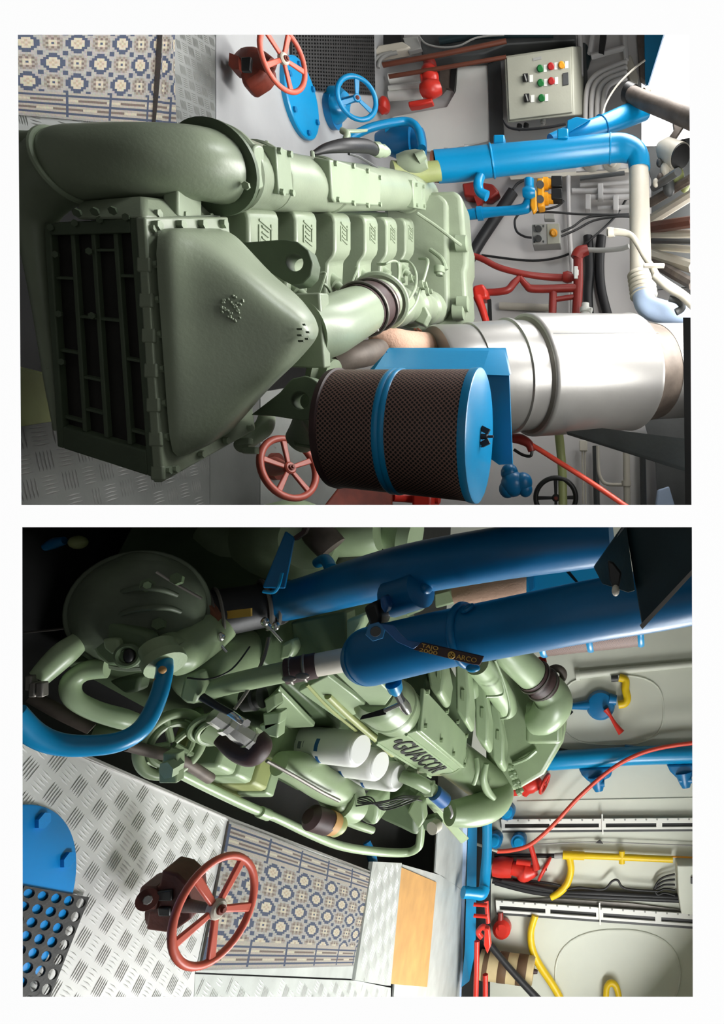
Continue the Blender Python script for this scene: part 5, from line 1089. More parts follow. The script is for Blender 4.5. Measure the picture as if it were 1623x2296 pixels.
# pulley cover, long green tube with hose
pc = obj('pulley_cover', MB().lathe((428, 1515, 2.15), (560, 1462, 2.5), [(0, .07), (.1, .105), (.5, .12), (.8, .115), (1, .08)], 32), green, eng2, 0, 50)
obj('cover_lip', MB().slab([(400, 1566), (412, 1512), (440, 1505), (450, 1540), (438, 1580), (418, 1580)], .06, 2.05), green, pc, .012)
obj('cover_seam', MB().tube([(420, 1520, 2.05), (470, 1522, 2.05), (520, 1500, 2.1), (560, 1450, 2.2)], 2, 6), black, pc)
lt = obj('long_tube', MB().tube([(430, 1556, 2.1), (540, 1528, 2.15), (660, 1502, 2.2)], [22, 23, 24], 20), green, eng2)
hj = obj('hose_joint', MB().tube([(640, 1506, 2.19), (710, 1492, 2.22)], [29, 29], 20), hoseb, lt)
obj('pale_tube', MB().tube([(695, 1494, 2.21), (760, 1482, 2.25), (830, 1470, 2.3)], [26, 27, 27], 20), cream, lt)
for (x, y) in ((648, 1518), (678, 1512)): (obj('clamp_screw', MB().ell((x, y + 4, 2.14), .012, .01, .025, n=8, m=6), steeld, hj), obj('hose_clamp', MB().torus((x + 6, y - 14, 2.2), P(710, 1492, 2.22) - P(640, 1506, 2.19), .046, .005, 28, 6), steeld, hj))
obj('dipstick_tube', MB().tube([(526, 1590, 2.1), (560, 1540, 2.15), (590, 1478, 2.2), (602, 1430, 2.25)], 4, 10), steeld, eng2)
obj('rocker_end', MB().slab([(628, 1445), (655, 1432), (662, 1455), (650, 1478), (625, 1482)], .06, 2.4), greenl, eng2, .012)
for (q, dd) in (([(775, 1390), (815, 1375), (812, 1400), (800, 1420), (805, 1450), (785, 1465), (775, 1455)], 2.35), ([(885, 1352), (935, 1345), (945, 1370), (890, 1392)], 3.2), ([(970, 1330), (1010, 1320), (1024, 1352), (975, 1365)], 3.4)): obj('head_bracket', MB().slab(q, .08, dd), greenl, eng2, .012)
obj('side_block', MB().slab([(650, 1395), (775, 1370), (780, 1460), (660, 1478)], .1, 2.45), greend, eng2, .01)
# lower left green pipework
obj('hose_elbow', MB().tube([(185, 1432, 1.95), (150, 1460, 1.92), (118, 1490, 1.9), (88, 1520, 1.88)], [20, 27, 26, 22], 18), greenl, eng2)
for (x, y) in ((70, 1530), (95, 1545), (78, 1545)): obj('elbow_clamp', MB().box(P(x, y, 1.85), .022, .012, .01), steeld, eng2, .004)
obj('u_pipe', MB().tube([(240, 1498, 1.98), (190, 1505, 1.96), (160, 1530, 1.94), (165, 1565, 1.94), (210, 1592, 1.98), (275, 1612, 2.04), (310, 1622, 2.1)], [22, 22, 21, 20, 21, 22, 18], 18), greenl, eng2)
obj('lower_bar', MB().tube([(70, 1562, 2.0), (140, 1600, 2.03), (205, 1635, 2.06)], [14, 15, 12], 14), rosy, eng2)
obj('lower_casting', MB().slab([(240, 1528), (280, 1518), (315, 1515), (308, 1552), (280, 1558)], .06, 2.15), greend, eng2, .012)
# belt pulley group and bilge pipes
pu = obj('belt_pulley', MB().torus((385, 1668, 2.2), V((.05, -.5, .9)), .105, .018, 44, 10).torus((385, 1668, 2.2), V((.05, -.5, .9)), .07, .012, 36, 8), green, eng2)
for a in range(5):
    a *= 2 * PI / 5; n_ = V((.05, -.5, .9)).normalized(); u_ = n_.orthogonal().normalized(); w_ = n_.cross(u_); e_ = u_ * math.cos(a) + w_ * math.sin(a); pc_ = P(385, 1668, 2.2)
    obj('pulley_web', MB().sweep([pc_ + e_ * .01, pc_ + e_ * .1], [.012, .012], 8), green, pu)
obj('pump_rings', MB().torus((470, 1632, 2.25), V((.5, -.6, .5)), .06, .012, 32, 8).torus((486, 1640, 2.25), V((.5, -.6, .5)), .06, .01, 32, 8).lathe((455, 1625, 2.25), (505, 1645, 2.3), [(0, .05), (1, .05)], 22), green, eng2)
lv = obj('ball_valve', MB().lathe((478, 1602, 2.1), (570, 1662, 2.2), [(0, .03), (.28, .03), (.3, .038), (.42, .038), (.44, .03), (.6, .035), (.85, .035), (.86, .04), (1, .04)], 8), chrome, eng2)
obj('lever_grip', MB().tube([(452, 1562, 2.05), (485, 1582, 2.05), (520, 1600, 2.06)], [9, 8, 7], 12), black, lv); obj('lever_arm', MB().tube([(515, 1598, 2.06), (535, 1612, 2.06), (554, 1624, 2.08)], [8, 8, 9], 10), chrome, lv)
obj('valve_nut', MB().lathe(P(551, 1622, 2.07), P(553, 1621, 2.02), [(0, .015), (1, .012)], 6), chrome, lv)
obj('rubber_elbow', MB().tube([(490, 1655, 2.2), (530, 1680, 2.2), (565, 1690, 2.2), (582, 1672, 2.2), (572, 1652, 2.2)], [14, 24, 28, 26, 20], 18), hoseb, eng2)
obj('bilge_pipe', MB().tube([(200, 1640, 2.3), (290, 1648, 2.4), (380, 1620, 2.5), (450, 1598, 2.6)], [18, 18, 16, 14], 14), greend, eng2)
obj('rust_pipe', MB().tube([(285, 1672, 2.05), (340, 1685, 2.12), (400, 1702, 2.2), (470, 1745, 2.4)], [12, 13, 12, 12], 14), rosy, eng2)
ck = obj('drain_cock', MB().lathe((372, 1728, 2.05), (402, 1712, 2.1), [(0, .03), (.5, .03), (.5, .022), (1, .022)], 6), greenl, eng2)
obj('cock_body', MB().box((385, 1738, 2.1), .02, .02, .03).box((390, 1700, 2.1), .025, .02, .025), green, ck, .005)
obj('floor_pipe', MB().tube([(330, 1700, 2.2), (390, 1728, 2.35), (470, 1768, 2.55), (560, 1810, 2.8), (620, 1834, 3.0), (700, 1872, 3.3), (762, 1896, 3.6), (830, 1908, 3.9), (905, 1912, 4.1), (934, 1902, 4.1), (942, 1880, 4.1), (946, 1800, 4.1)], [10, 10, 10, 10, 9, 9, 9, 9, 9, 9, 9, 8], 14, 6), greenl, eng2)
obj('pipe_joint', MB().lathe((582, 1820, 2.86), (602, 1828, 2.93), [(0, .025), (1, .025)], 14), greenl, eng2)
# starter motor and bits to the right
st = obj('starter_motor', MB().lathe((690, 1830, 3.05), (735, 1845, 3.15), [(0, .035), (.2, .06), (1, .06)], 22), hoseb, eng2)
obj('copper_band', MB().lathe((733, 1842, 3.14), (748, 1848, 3.18), [(0, .058), (1, .056)], 22), ply, st); obj('motor_end', MB().lathe((748, 1848, 3.18), (765, 1854, 3.22), [(0, .052), (.5, .056), (1, .04)], 22), olive, st)
obj('gear_casting', MB().slab([(700, 1795), (760, 1772), (778, 1805), (770, 1830), (730, 1828)], .12, 3.2), green, eng2, .03)
obj('gear_casting', MB().lathe((765, 1800, 3.25), (800, 1815, 3.35), [(0, .08), (.5, .085), (1, .07)], 22), greenl, eng2)
obj('pump_casting', MB().slab([(800, 1800), (822, 1788), (852, 1790), (850, 1830), (842, 1856), (820, 1850), (800, 1838)], .2, 3.5), greenl, eng2, .03, 38, 3)
obj('gear_case', MB().slab([(840, 1800), (905, 1768), (936, 1790), (935, 1880), (900, 1862), (850, 1840)], .2, 3.75), greend, eng2, .03)
obj('case_flange', MB().slab([(912, 1822), (930, 1786), (948, 1800), (952, 1840), (938, 1860)], .08, 3.7), green, eng2, .012)
obj('casting_ribs', MB().tube([(760, 1835, 3.3), (800, 1850, 3.4), (835, 1862, 3.5)], [8, 9, 8], 10), green, eng2)
obj('foot_arm', MB().hexa([P(945, 1790, 3.9), P(962, 1788, 3.9), P(1052, 1880, 4.6), P(1034, 1892, 4.6)], [P(945, 1790, 4.0), P(962, 1788, 4.0), P(1052, 1880, 4.75), P(1034, 1892, 4.75)]), green, eng2, .006)
obj('arm_washer', MB().lathe((968, 1858, 3.9), (980, 1850, 3.95), [(0, .04), (1, .04)], 20), cream, eng2); obj('arm_fitting', MB().slab([(945, 1838), (975, 1830), (990, 1850), (970, 1868), (950, 1862)], .06, 4.0), greend, eng2, .01)
for k in range(5): obj('wiring', MB().tube([(762 + k * 10, 1785 + k, 3.3), (800 + k * 8, 1800 - k * 3, 3.25), (860, 1800 + k * 4, 3.3), (900 + k * 6, 1785 + k * 3, 3.4), (942, 1786, 3.6)], 1.6, 6), black, eng2)
obj('wiring', MB().tube([(770, 1812, 3.3), (830, 1802, 3.2), (905, 1790, 3.3), (945, 1795, 3.6)], 1.6, 6), black, eng2)
# ---- blue object down in the bilge
tag(obj('bilge_pipe_blue', MB().tube([(822, 1888, 4.7), (832, 1916, 4.7), (838, 1940, 4.7)], [8, 10, 9], 14), blued), 'blue pipe stub glimpsed in the dark pit under the green floor pipe', 'pipe')
# ---- dark hull behind the gearbox at the upper left
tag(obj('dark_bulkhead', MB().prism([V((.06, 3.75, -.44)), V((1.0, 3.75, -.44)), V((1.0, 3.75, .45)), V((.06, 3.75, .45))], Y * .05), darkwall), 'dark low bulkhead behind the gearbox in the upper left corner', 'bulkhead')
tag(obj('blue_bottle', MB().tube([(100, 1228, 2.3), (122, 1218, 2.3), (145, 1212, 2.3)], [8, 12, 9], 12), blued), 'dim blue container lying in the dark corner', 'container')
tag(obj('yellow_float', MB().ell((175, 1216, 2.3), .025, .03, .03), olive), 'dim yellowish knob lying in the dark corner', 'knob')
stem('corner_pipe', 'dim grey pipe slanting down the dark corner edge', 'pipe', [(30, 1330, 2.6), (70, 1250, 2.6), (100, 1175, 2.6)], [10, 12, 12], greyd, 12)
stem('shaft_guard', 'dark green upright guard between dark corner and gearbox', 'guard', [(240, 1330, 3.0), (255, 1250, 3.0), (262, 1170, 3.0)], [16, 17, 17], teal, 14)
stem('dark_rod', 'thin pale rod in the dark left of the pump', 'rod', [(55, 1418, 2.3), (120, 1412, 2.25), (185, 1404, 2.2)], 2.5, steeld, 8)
# ---- near blue pipes
t = thing('blue_pipe', 'upper long blue pipe crossing from the black hose coupling to the roof', 'pipe', P(620, 1352, 2.4))
obj('pipe_run', MB().tube([(618, 1354, 2.4), (700, 1334, 2.3), (800, 1305, 2.15), (920, 1276, 2.0), (1100, 1244, 1.93), (1250, 1224, 1.9), (1372, 1213, 1.88)], [42, 46, 52, 58, 60, 60, 55], 30, 5), blued, t, 0, 60)
obj('pipe_boss', MB().lathe((872, 1345, 1.98), (952, 1318, 1.92), [(0, .02), (.08, .06), (.9, .06), (1, .03)], 20), blued, t)
obj('weld_lump', MB().ell((955, 1318, 1.93), .022, .03, .02), blued, t); obj('weld_lump', MB().ell((1302, 1240, 1.835), .016, .014, .014), blued, t)
obj('bracket', MB().hexa([P(588, 1318, 2.1), P(640, 1320, 2.1), P(662, 1205, 2.2), P(640, 1190, 2.2)], [P(588, 1318, 2.12), P(640, 1320, 2.12), P(662, 1205, 2.22), P(640, 1190, 2.22)]), blued, t, .006)
obj('bracket_lip', MB().tube([(590, 1326, 2.08), (612, 1328, 2.08), (624, 1315, 2.08), (632, 1285, 2.1)], 4, 8), blue, t)
obj('bracket_tip', MB().slab([(655, 1205), (690, 1180), (684, 1196), (662, 1212)], .02, 2.2), hoseb, t)
obj('strap_clamp', MB().torus((620, 1353, 2.38), P(700, 1334, 2.3) - P(618, 1354, 2.4), .077, .007, 36, 8), steeld, t)
obj('small_branch', MB().tube([(712, 1262, 2.4), (730, 1255, 2.35), (742, 1275, 2.3)], [12, 13, 14], 12), blue, t)
t = thing('blue_valve_pipe', 'lower big blue pipe with capped end and black lever valve', 'pipe', P(830, 1470, 1.9))
pb = obj('pipe_run', MB().tube([(832, 1471, 1.89), (850, 1467, 1.88), (1000, 1432, 1.82), (1100, 1413, 1.78), (1300, 1374, 1.7), (1450, 1348, 1.66), (1600, 1320, 1.62)], [66, 66, 65, 66, 69, 71, 72], 40, 5), blued, t, 0, 60)
obj('pipe_collar', MB().torus((1045, 1424, 1.8), P(1100, 1413, 1.78) - P(1000, 1432, 1.82), .086, .012, 44, 10), blued, t)
obj('collar_ring', MB().torus((1048, 1364, 1.75), V((.9, .2, .5)), .016, .006, 20, 8), blued, t)
vb = obj('valve_clamp', MB().slab([(812, 1362), (845, 1345), (856, 1385), (846, 1412), (828, 1408)], .1, 1.86), black, t, .02)
obj('clamp_lug', MB().slab([(850, 1340), (862, 1335), (870, 1362), (862, 1378), (852, 1362)], .05, 1.84), bluelab, vb, .008)
obj('spindle_nut', MB().lathe((842, 1416, 1.70), (842, 1416, 1.664), [(0, .027), (1, .025)], 6), blued, t); obj('spindle', MB().lathe((842, 1416, 1.664), (842, 1416, 1.655), [(0, .014), (1, .013)], 16), greyd, t)
la = MB(); arm = [(848, 1398), (880, 1402), (900, 1425), (912, 1436), (945, 1442), (926, 1456), (890, 1440), (862, 1412)]
obj('lever_arm', MB().slab(arm, .008, 1.672), bluelab, t, .002)
lp = [(944, 1441), (1084, 1473), (1076, 1492), (1058, 1490), (926, 1457)]
lg = obj('lever_grip', MB().slab(lp, .012, 1.66), hoseb, t, .002)
dx = (P(1084, 1480, 1.66) - P(935, 1449, 1.66)).normalized()
upv = Y.cross(dx) * -1; upv = upv if upv.x < 0 else -upv
text('lettering', 'TAJO', P(964, 1451, 1.657), dx, upv, .014, gold, lg, .0008, 1.4); text('lettering', '2000', P(960, 1461, 1.657), dx, upv, .014, gold, lg, .0008, 1.8)
text('lettering', 'ARCO', P(1046, 1477, 1.657), dx, upv, .018, gold, lg, .0008, 1.1)
obj('emblem', MB().torus(P(1012, 1469, 1.657), Y, .0085, .0018, 20, 6).box(P(1012, 1469, 1.657), .002, .001, .008).box(P(1012, 1469, 1.657), .007, .001, .002), gold, lg)
obj('weld_patch', MB().ell((1060, 1498, 1.73), .012, .012, .02), blue, t)
bs = obj('bottom_cock', MB().lathe((882, 1532, 1.9), (890, 1556, 1.92), [(0, .025), (.6, .022), (1, .012)], 14), blue, t)
obj('cock_neck', MB().lathe((890, 1552, 1.92), (900, 1572, 1.94), [(0, .014), (1, .012)], 8), greyd, bs); obj('cock_body', MB().tube([(898, 1568, 1.95), (908, 1584, 1.97), (916, 1598, 1.98)], [9, 12, 8], 12), chrome, bs)
obj('cock_lever', MB().hexa([P(866, 1602, 1.95), P(862, 1588, 1.95), P(812, 1604, 1.95), P(806, 1614, 1.95)], [P(866, 1602, 1.96), P(862, 1588, 1.96), P(812, 1604, 1.96), P(806, 1614, 1.96)]), black, bs, .001)
obj('lever_link', MB().tube([(862, 1594, 1.95), (880, 1586, 1.95), (898, 1578, 1.95)], 5, 8), chrome, bs)
# ---- dark bracket overhead
t = thing('dark_bracket', 'dark teal steel gusset bracket hanging at the upper right corner', 'bracket', P(1440, 1300, 1.2))
obj('gusset_plate', MB().hexa([P(1402, 1176, 1.3), P(1600, 1176, 1.15), P(1555, 1278, 1.2), P(1440, 1408, 1.3)], [P(1402, 1176, 1.33), P(1600, 1176, 1.18), P(1555, 1278, 1.23), P(1440, 1408, 1.33)]), teal, t, .003)
obj('end_flange', MB().hexa([P(1396, 1180, 1.30), P(1404, 1176, 1.28), P(1424, 1325, 1.28), P(1408, 1330, 1.30)], [P(1330, 1272, 1.5), P(1336, 1262, 1.5), P(1366, 1308, 1.46), P(1350, 1310, 1.46)]), teal, t, .004)
obj('edge_strip', MB().hexa([P(1434, 1402, 1.27), P(1440, 1411, 1.27), P(1558, 1282, 1.17), P(1554, 1274, 1.17)], [P(1434, 1402, 1.34), P(1440, 1411, 1.34), P(1558, 1282, 1.24), P(1554, 1274, 1.24)]), steeld, t)
obj('torn_hole', MB().slab([(1362, 1256), (1376, 1262), (1394, 1285), (1388, 1318), (1376, 1325), (1366, 1300)], .015, 1.272), black, t, .004); obj('chip', MB().ell((1380, 1324, 1.27), .012, .01, .008), cream, t)
# ---- curved blue pipe at the left
t = thing('curved_blue_pipe', 'glossy blue pipe curving from the pump round to the floor edge', 'pipe', P(365, 1490, 1.88))
obj('pipe_run', MB().tube([(368, 1478, 1.9), (368, 1510, 1.86), (352, 1570, 1.8), (320, 1630, 1.74), (270, 1662, 1.7), (200, 1672, 1.66), (130, 1668, 1.62), (75, 1645, 1.58), (30, 1600, 1.54)], [17, 17, 18, 20, 22, 23, 24, 25, 25], 24, 6), blue, t, 0, 60)
for (x, y) in ((364, 1502), (353, 1527)): obj('rust_spot', MB().ell((x, y, 1.83), .012, .008, .012, n=10, m=6), ply, t)
# ---- blue panels of the filter bracket, lagging and far filter
t = thing('blue_bracket_panel', 'blue sheet panel seen between the two big blue pipes', 'panel', P(1200, 1300, 3.0))
obj('panel_sheet', MB().slab([(1180, 1285), (1250, 1262), (1312, 1330), (1180, 1352)], .02, 3.0), blue, t); obj('panel_sheet', MB().slab([(1262, 1262), (1330, 1240), (1375, 1318), (1316, 1328)], .02, 3.0), blue, t)
obj('panel_gap', MB().slab([(1246, 1262), (1262, 1260), (1318, 1328), (1310, 1332)], .02, 3.02), black, t); obj('panel_lip', MB().slab([(1186, 1280), (1196, 1282), (1196, 1320), (1188, 1326), (1182, 1300)], .04, 2.96), blued, t)
stem('lagged_exhaust_pipe', 'beige lagged exhaust pipe between the two big blue pipes', 'pipe', [(1020, 1340, 3.2), (1080, 1325, 3.2), (1150, 1312, 3.2), (1190, 1300, 3.2)], [24, 36, 40, 34], lag, 18)
t = thing('air_filter', 'perforated air filter with blue bands peeping out below lower blue pipe', 'filter', P(1210, 1440, 3.6))
c0, c1 = P(1215, 1395, 3.6), P(1428, 1372, 3.6); filt(t, c0, c1, .195, .195, 96, 40, None); fa = (c1 - c0).normalized()
for s in (.0, .48, 1.0): cc = c0.lerp(c1, s); obj('seam_band', MB().lathe(cc - fa * .018, cc + fa * .018, [(0, .196), (.3, .202), (.7, .202), (1, .196)], 48), blue, t)
obj('inner_core', MB().lathe(c0, c1, [(0, .185), (1, .185)], 32), black, t)
tag(obj('red_lever', MB().slab([(1205, 1475), (1222, 1472), (1226, 1488), (1214, 1494)], .03, 4.2), red, None, .008), 'small red lever tip above the inlet hose clamp', 'lever')
# ---- back wall: hand pump
def WT(name, pts, r, m, par=None, off=.06, n=12, k=5):       # tube lying on the skew back wall
    rl = r if isinstance(r, (list, tuple)) else [r] * len(pts); q = []
    for (x, y), a in zip(pts, rl): v = W(x, y, off); q.append((v.x, v.y, v.z, a * v.y / F))
    q = cr(q, k); b = MB().sweep([V(a[:3]) for a in q], [a[3] for a in q], n); return obj(name, b, m, par)
def WS(name, poly, th, m, par=None, off=.0, bev=.0): return obj(name, MB().prism([W(x, y, off) for x, y in poly], WN * th), m, par, bev)
def wstem(name, lab, cat, pts, r, m, off=.06, group=None): return tag(WT(name, pts, r, m, None, off), lab, cat, group)
t = thing('hand_pump', 'blue hand pump with red handle on the cream wall', 'pump', W(1340, 1580))
c = W(1346, 1580, .0); r = 32 / F * c.y
obj('pump_body', MB().lathe(c, c + WN * .14, [(0, r), (.6, r), (.9, r * .85), (1, r * .5)], 32), blued, t)
WT('inlet_pipe', [(1275, 1584), (1300, 1582), (1322, 1580)], [6, 9, 12], blued, t, .07); WT('inlet_end', [(1275, 1582), (1275, 1592), (1282, 1600)], [5, 5, 5], black, t, .07)
WT('outlet', [(1366, 1568), (1382, 1570)], [14, 11], blued, t, .07); WT('drain', [(1345, 1600), (1346, 1612)], [7, 6], blued, t, .07)
WT('pump_handle', [(1358, 1590), (1368, 1605), (1380, 1625), (1393, 1643)], [7, 4, 5, 8], red, t, .18)
t = thing('yellow_elbow_hose', 'short yellow ribbed elbow hose on the blue hand pump', 'hose', W(1390, 1560))
WT('hose_run', [(1386, 1580), (1400, 1577), (1406, 1565), (1402, 1545), (1402, 1525), (1388, 1519)], 9, yellow, t, .09); WT('hose_socket', [(1370, 1522), (1386, 1521)], 7, greyd, t, .09)
cd_ = wstem('wall_conduit', 'cream conduit pipe slanting along the wall above the hand pump', 'conduit', [(1295, 1514), (1400, 1503), (1560, 1488)], [9, 8, 7], wallB, .05)
WT('conduit_cap', [(1291, 1515), (1300, 1514)], [12, 12], wallB, cd_, .05)
def oval(name, lab, cx, cy, rx, ry, k=3.0):
    pts = []
    for i in range(41):
        a = 2 * PI * i / 40; cs, sn = math.cos(a), math.sin(a); m = (abs(cs) ** k + abs(sn) ** k) ** (-1 / k)
        pts.append((cx + rx * cs * m, cy + ry * sn * m))
    tag(WT(name, pts, 2.2, wallB, None, .004, 8, 1), lab, 'hatch')
oval('wall_hatch_outline', 'faint oval weld seam round the blue hand pump', 1372, 1592, 115, 78); oval('wall_hatch_outline', 'large oval hatch seam low on the right end of the wall', 1385, 2185, 140, 100, 2.4)
# ---- horizontal blue main
t = thing('blue_water_main', 'long blue water main along the cream wall behind engine', 'pipe', W(1230, 1705))
WT('main_run', [(1222, 1715), (1245, 1706), (1330, 1700), (1440, 1694), (1600, 1690)], [14, 20, 20, 20, 20], blue, t, .14, 24)
for x, y in ((1335, 1730), (1530, 1722)):
    WS('valve_flange', [(x - 38, y - 12), (x + 40, y - 14), (x + 34, y + 8), (x + 10, y + 20), (x - 14, y + 20), (x - 30, y + 4)], .14, blued, t, .05, .03)
    WT('valve_body', [(x + 2, y + 10), (x + 6, y + 32), (x + 8, y + 44)], [20, 14, 9], blued, t, .16); WT('valve_arm', [(x - 8, y + 28), (x + 20, y + 26)], [6, 8], blued, t, .2)
WS('pipe_strap', [(1400, 1668), (1440, 1674), (1440, 1680), (1400, 1680)], .1, blued, t, .04, .01); WT('black_lever', [(1250, 1680), (1275, 1685), (1292, 1686)], 4, black, t, .08)
wstem('orange_hose', 'coral red hose sweeping across the wall over blue main', 'hose', [(1115, 1909), (1150, 1906), (1190, 1893), (1240, 1850), (1300, 1785), (1370, 1725), (1430, 1692), (1490, 1675), (1560, 1665)], 4.5, orangehose, .32)
wstem('pull_cord', 'pale cord from the engine foot arm to the coral hose', 'cord', [(1050, 1888), (1078, 1896), (1115, 1909)], 3, cream, .36)
# ---- red valves
t = thing('red_angle_valve', 'small red angle valve with red wheel behind the engine end', 'valve', W(1190, 1765))
WT('valve_body', [(1145, 1778), (1170, 1768), (1180, 1760), (1200, 1758), (1212, 1762)], [8, 14, 20, 18, 10], red, t, .12, 16); WT('valve_cap', [(1192, 1742), (1196, 1756)], [16, 14], red, t, .12); WT('valve_drop', [(1176, 1785), (1180, 1772)], [5, 12], red, t, .12)
wheel(t, W(1221, 1757, .16), V((.35, -.3, 1)), .12, .02, 4, red, red, .3, .2, .1)
t = thing('red_hose_valve', 'bright red hydrant valve with lever and wheel under coral hose', 'valve', W(1130, 1945))
WT('valve_base', [(1106, 1944), (1125, 1944), (1148, 1946)], [19, 22, 20], red, t, .14, 20); WT('valve_body', [(1148, 1946), (1165, 1950), (1178, 1956), (1205, 1952)], [14, 16, 20, 9], red, t, .14, 18)
WS('valve_drop', [(1160, 1950), (1196, 1946), (1192, 1960), (1168, 1970)], .1, red, t, .1, .015); WT('lever', [(1203, 1950), (1198, 1925), (1188, 1892)], [9, 6, 6], red, t, .24, 10); WT('top_bar', [(1158, 1932), (1190, 1936)], 6, red, t, .2)
wheel(t, W(1221, 1948, .16), V((.5, -.25, 1)), .135, .018, 4, red, red, .2, .2, .1)
t = thing('red_round_valve', 'round red valve hanging under the lower cable tray', 'valve', W(1125, 2075))
WT('neck', [(1122, 2046), (1122, 2062)], [6, 7], redd, t, .1); c = W(1127, 2078, .04); obj('bonnet', MB().lathe(c, c + WN * .12, [(0, .11), (.7, .11), (1, .07)], 20), red, t); WT('tail', [(1120, 2078), (1112, 2080)], [10, 6], red, t, .12)
for k, (x, y, lab) in enumerate(((1165, 1880, 'right of the pair under the upper tray'), (1112, 1878, 'left of the pair under the upper tray'), (1140, 1815, 'above the upper tray'))):
    t = thing('blue_capped_pipe', 'dark blue capped wall pipe stub, ' + lab, 'pipe', W(x, y), 'blue wall stubs'); c = W(x, y, 0)
    obj('stub', MB().lathe(c, c + WN * .16, [(0, .095), (.8, .1), (1, .09)], 24), blued, t); obj('cap', MB().lathe(c + WN * .16, c + WN * .18, [(0, .07), (1, .05)], 20), blue, t)
    WT('stub_tail', [(x + 2, y + 10), (x + 6, y + 22)], [6, 4], blued, t, .12)
# ---- cable trays
for (q, lab) in (([(1124, 1836), (1560, 1833), (1560, 1858), (1126, 1861)], 'upper long cream slotted cable tray on the wall'), ([(1112, 2017), (1560, 2048), (1560, 2076), (1114, 2044)], 'lower long cream slotted cable tray, tilted slightly')):
    t = thing('cable_tray', lab, 'tray', W(1126, q[0][1]), 'slotted cable trays')
    def tl(u, v):
        (x0, y0), (x1, y1), (x2, y2), (x3, y3) = q
        return ((x0 * (1 - u) + x1 * u) * (1 - v) + (x3 * (1 - u) + x2 * u) * v, (y0 * (1 - u) + y1 * u) * (1 - v) + (y3 * (1 - u) + y2 * u) * v)
    def tb(name, u0, u1, v0, v1, m, off, th, par, bev=0): return WS(name, [tl(u0, v0), tl(u1, v0), tl(u1, v1), tl(u0, v1)], th, m, par, off, bev)
    tray = tb('tray_back', 0, 1, 0, 1, black, .05, .01, t); tb('top_rail', 0, 1, 0, .42, white, .06, .03, t); tb('bottom_rail', 0, 1, .78, .98, white, .06, .03, t)
    us = [0, .016, .246, .27, .50, .535, .795, .825, 1]
    for k in range(0, 8, 2): tb('slot_web', us[k], us[k + 1], .42, .78, white, .06, .03, t)
    for k in range(18): c = W(*tl(.03 + k * .055, .16), .09); obj('rivet', MB().lathe(c, c + WN * .006, [(0, .012), (1, .01)], 8), grey, t)
    tb('joint_strap', .515, .522, -.4, 1.4, white, .08, .03, t); tb('base_flange', 0, 1, 1.0, 1.2, greyd, .04, .02, t)
# ---- yellow conduits, cables, box
t = thing('yellow_conduit', 'yellow conduit running right along the wall with a drooping bend', 'conduit', W(1270, 1920))
WT('conduit_run', [(1262, 1917), (1350, 1920), (1440, 1924), (1508, 1927)], [7, 7, 7, 7], yellow, t, .1); WT('conduit_drop', [(1276, 1922), (1280, 1950), (1272, 1980), (1255, 2000), (1235, 2012)], [8, 8, 8, 8, 7], yellow, t, .1)
WT('tee_sleeve', [(1262, 1917), (1310, 1919)], 9, yellow, t, .1); WT('clip', [(1394, 1908), (1394, 1936)], 7, yellow, t, .1)
WT('black_lead', [(1108, 1918), (1160, 1918), (1245, 1919)], [3, 4, 5], black, t, .1); WT('grey_gland', [(1243, 1919), (1262, 1918)], 6, grey, t, .1)
wstem('thin_yellow_wire', 'thin orange wire continuing right of the yellow conduit', 'wire', [(1505, 1921), (1560, 1923)], 2, orange, .1)
wstem('yellow_hose', 'long yellow hose curving down below the lower cable tray', 'hose', [(1200, 2052), (1190, 2090), (1194, 2130), (1210, 2165), (1240, 2210), (1262, 2250)], 8, yellow, .1)
wstem('yellow_hose', 'small yellow hose loop at the bottom edge of the wall', 'hose', [(1358, 2250), (1360, 2215), (1370, 2204), (1382, 2214), (1390, 2250)], 7, yellow, .1)
for k, (pts, r, lab) in enumerate((([(1105, 1972), (1180, 1990), (1260, 2000), (1340, 2002), (1520, 2012)], 8, 'thickest cable'), ([(1110, 1978), (1200, 2000), (1300, 2008), (1530, 2018)], 6, 'lowest cable'), ([(1150, 1972), (1230, 1980), (1262, 1988)], 2.5, 'upper thin cable'), ([(1270, 1994), (1300, 1990), (1352, 1994), (1372, 1976), (1385, 1974), (1402, 1992), (1470, 1998)], 2.5, 'cable with a hump'),
                               ([(1125, 1974), (1160, 1980), (1240, 1996)], 5, 'frayed short cable'))):
    wstem('black_cable', lab + ' of the black bundle between the two cable trays', 'cable', pts, r, hose, .06 + k * .02, 'black cable bundle')
for k in range(5): wstem('fan_cable', ['topmost', 'second', 'middle', 'fourth', 'lowest'][k] + ' black lead fanning into the pale wall box', 'cable', [(1466, 1996 - k), (1474, 1978 + k * 7), (1490, 1966 + k * 9), (1513, 1960 + k * 12)], 2.2, hose, .1, 'fanned leads')
t = thing('wall_box', 'pale cream box on the wall at the right frame edge', 'box', W(1540, 1975))
WS('case', [(1513, 1926), (1600, 1926), (1600, 2040), (1522, 2030), (1516, 1990)], .25, wallB, t, .0, .01); WS('switch', [(1548, 1966), (1560, 1966), (1560, 1980), (1548, 1980)], .03, black, t, .25)
wstem('slack_wire', 'faint grey wire strung below the upper cable tray', 'wire', [(1205, 1893), (1270, 1890), (1340, 1888), (1450, 1892), (1560, 1896)], 1.3, grey, .05)
tag(WS('wire_clip', [(1335, 1889), (1345, 1882), (1352, 1890)], .03, black, None, .03), 'tiny black clip on the slack grey wire', 'clip')
tag(WS('wall_seam', [(1160, 1796), (1560, 1788), (1560, 1791), (1160, 1799)], .012, wallB), 'horizontal weld seam above the upper cable tray', 'seam')
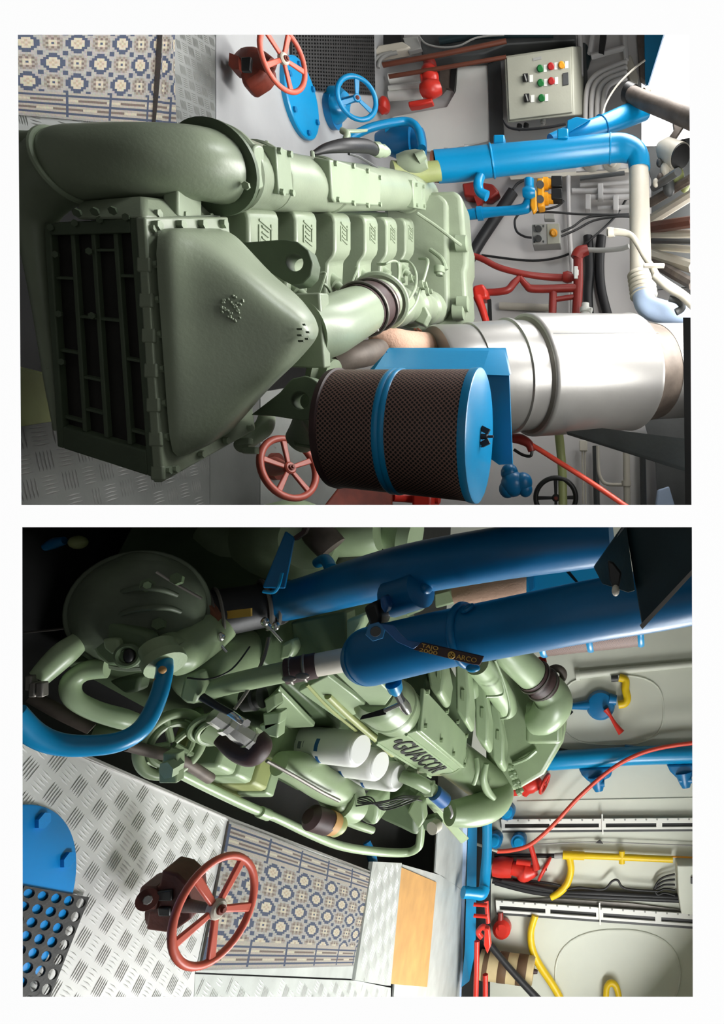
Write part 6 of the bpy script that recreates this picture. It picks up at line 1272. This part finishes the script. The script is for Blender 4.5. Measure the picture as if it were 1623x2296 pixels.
tag(WS('wall_stringer', [(1130, 2016), (1240, 2012), (1420, 2024), (1560, 2042), (1560, 2046), (1300, 2026)], .03, steeld), 'grey stringer above the lower cable tray', 'stringer')
# ---- blue pipes along the wall foot
t = thing('blue_drain_pipe', 'bright blue pipe with elbow along the wall foot', 'pipe', P(1090, 1900, 7.75))
obj('pipe_run', MB().tube([(1092, 1822, 7.65), (1092, 1900, 7.55), (1088, 1960, 7.45), (1085, 2000, 7.35)], [11, 11, 12, 12], 16), blue, t); obj('elbow', MB().tube([(1086, 1990, 7.35), (1080, 2003, 7.30), (1065, 2003, 7.25), (1046, 2001, 7.20)], [13, 14, 12, 12], 16), blue, t)
obj('end_flange', MB().lathe((1038, 2001, 7.17), (1048, 2001, 7.20), [(0, .065), (1, .065)], 20), blue, t)
tag(obj('blue_kerb', MB().hexa([P(1050, 1822, 7.75), P(1070, 1822, 7.75), P(1066, 2130, 7.35), P(1042, 2130, 7.35)], [P(1050, 1822, 7.85), P(1070, 1822, 7.85), P(1066, 2130, 7.45), P(1042, 2130, 7.45)]).hexa([P(1042, 2130, 7.35), P(1066, 2130, 7.35), P(1052, 2200, 7.25), P(1034, 2214, 7.25)], [P(1042, 2130, 7.45), P(1066, 2130, 7.45), P(1052, 2200, 7.35), P(1034, 2214, 7.35)]), blue), 'blue painted kerb strip along the floor plate edge', 'kerb')
tag(obj('white_edging', MB().hexa([P(1032, 1830, 7.65), P(1049, 1830, 7.65), P(1034, 2240, 7.45), P(1022, 2240, 7.45)], [P(1032, 1830, 7.7), P(1049, 1830, 7.7), P(1034, 2240, 7.5), P(1022, 2240, 7.5)]), lightblue), 'pale edging strip in front of the blue kerb', 'edging')
tag(obj('dark_gutter', MB().hexa([P(1060, 1822, 7.90), P(1102, 1822, 7.90), P(1098, 2260, 7.50), P(1036, 2260, 7.50)], [P(1060, 1822, 7.95), P(1102, 1822, 7.95), P(1098, 2260, 7.55), P(1036, 2260, 7.55)]), black), 'black gutter gap behind the blue drain pipe', 'gutter')
t = thing('red_pipe_rack', 'red pipe rack with rungs at the wall foot under lower tray', 'rack', P(1085, 2060, 7.25))
obj('upright', MB().tube([(1090, 2020, 7.30), (1094, 2070, 7.25)], 5, 10), red, t)
for y in (2030, 2055): obj('rung', MB().tube([(1062, y - 2, 6.5), (1092, y, 6.5)], 4, 10), red, t)
obj('hook', MB().tube([(1092, 2085, 7.15), (1082, 2078, 7.15), (1072, 2090, 7.15), (1080, 2102, 7.15)], 6, 10), red, t); obj('pipe', MB().tube([(1069, 2110, 7.20), (1068, 2180, 7.15), (1066, 2260, 7.10)], 6, 12), red, t)
obj('pipe', MB().tube([(1088, 2185, 7.20), (1088, 2260, 7.15)], 6, 12), red, t); obj('bracket', MB().slab([(1086, 2080), (1096, 2084), (1100, 2122), (1092, 2140), (1084, 2120)], .06, 6.45), red, t, .01)
wstem('black_hose', 'black hose running diagonally down from the red hook', 'hose', [(1076, 2090), (1100, 2120), (1150, 2180), (1215, 2250)], [6, 7, 7, 8], hose, .5)
t = thing('banded_canister', 'tan canister with brown bands on the wall by the black hose', 'canister', W(1140, 2170))
c0, c1 = W(1075, 2162, .22), W(1196, 2178, .22); rr = .155
obj('canister_body', MB().lathe(c0, c1, [(0, rr), (.96, rr), (1, rr * .9)], 28), tan, t)
for s0, s1 in ((.08, .17), (.36, .52), (.70, .88)): obj('brown_band', MB().lathe(c0.lerp(c1, s0), c0.lerp(c1, s1), [(0, rr * 1.01), (.02, rr * 1.02), (.98, rr * 1.02), (1, rr * 1.01)], 28), brown, t)
obj('canister_strap', MB().lathe(c1, c1 + (c1 - c0).normalized() * .05, [(0, .03), (1, .02)], 10), hoseb, t)
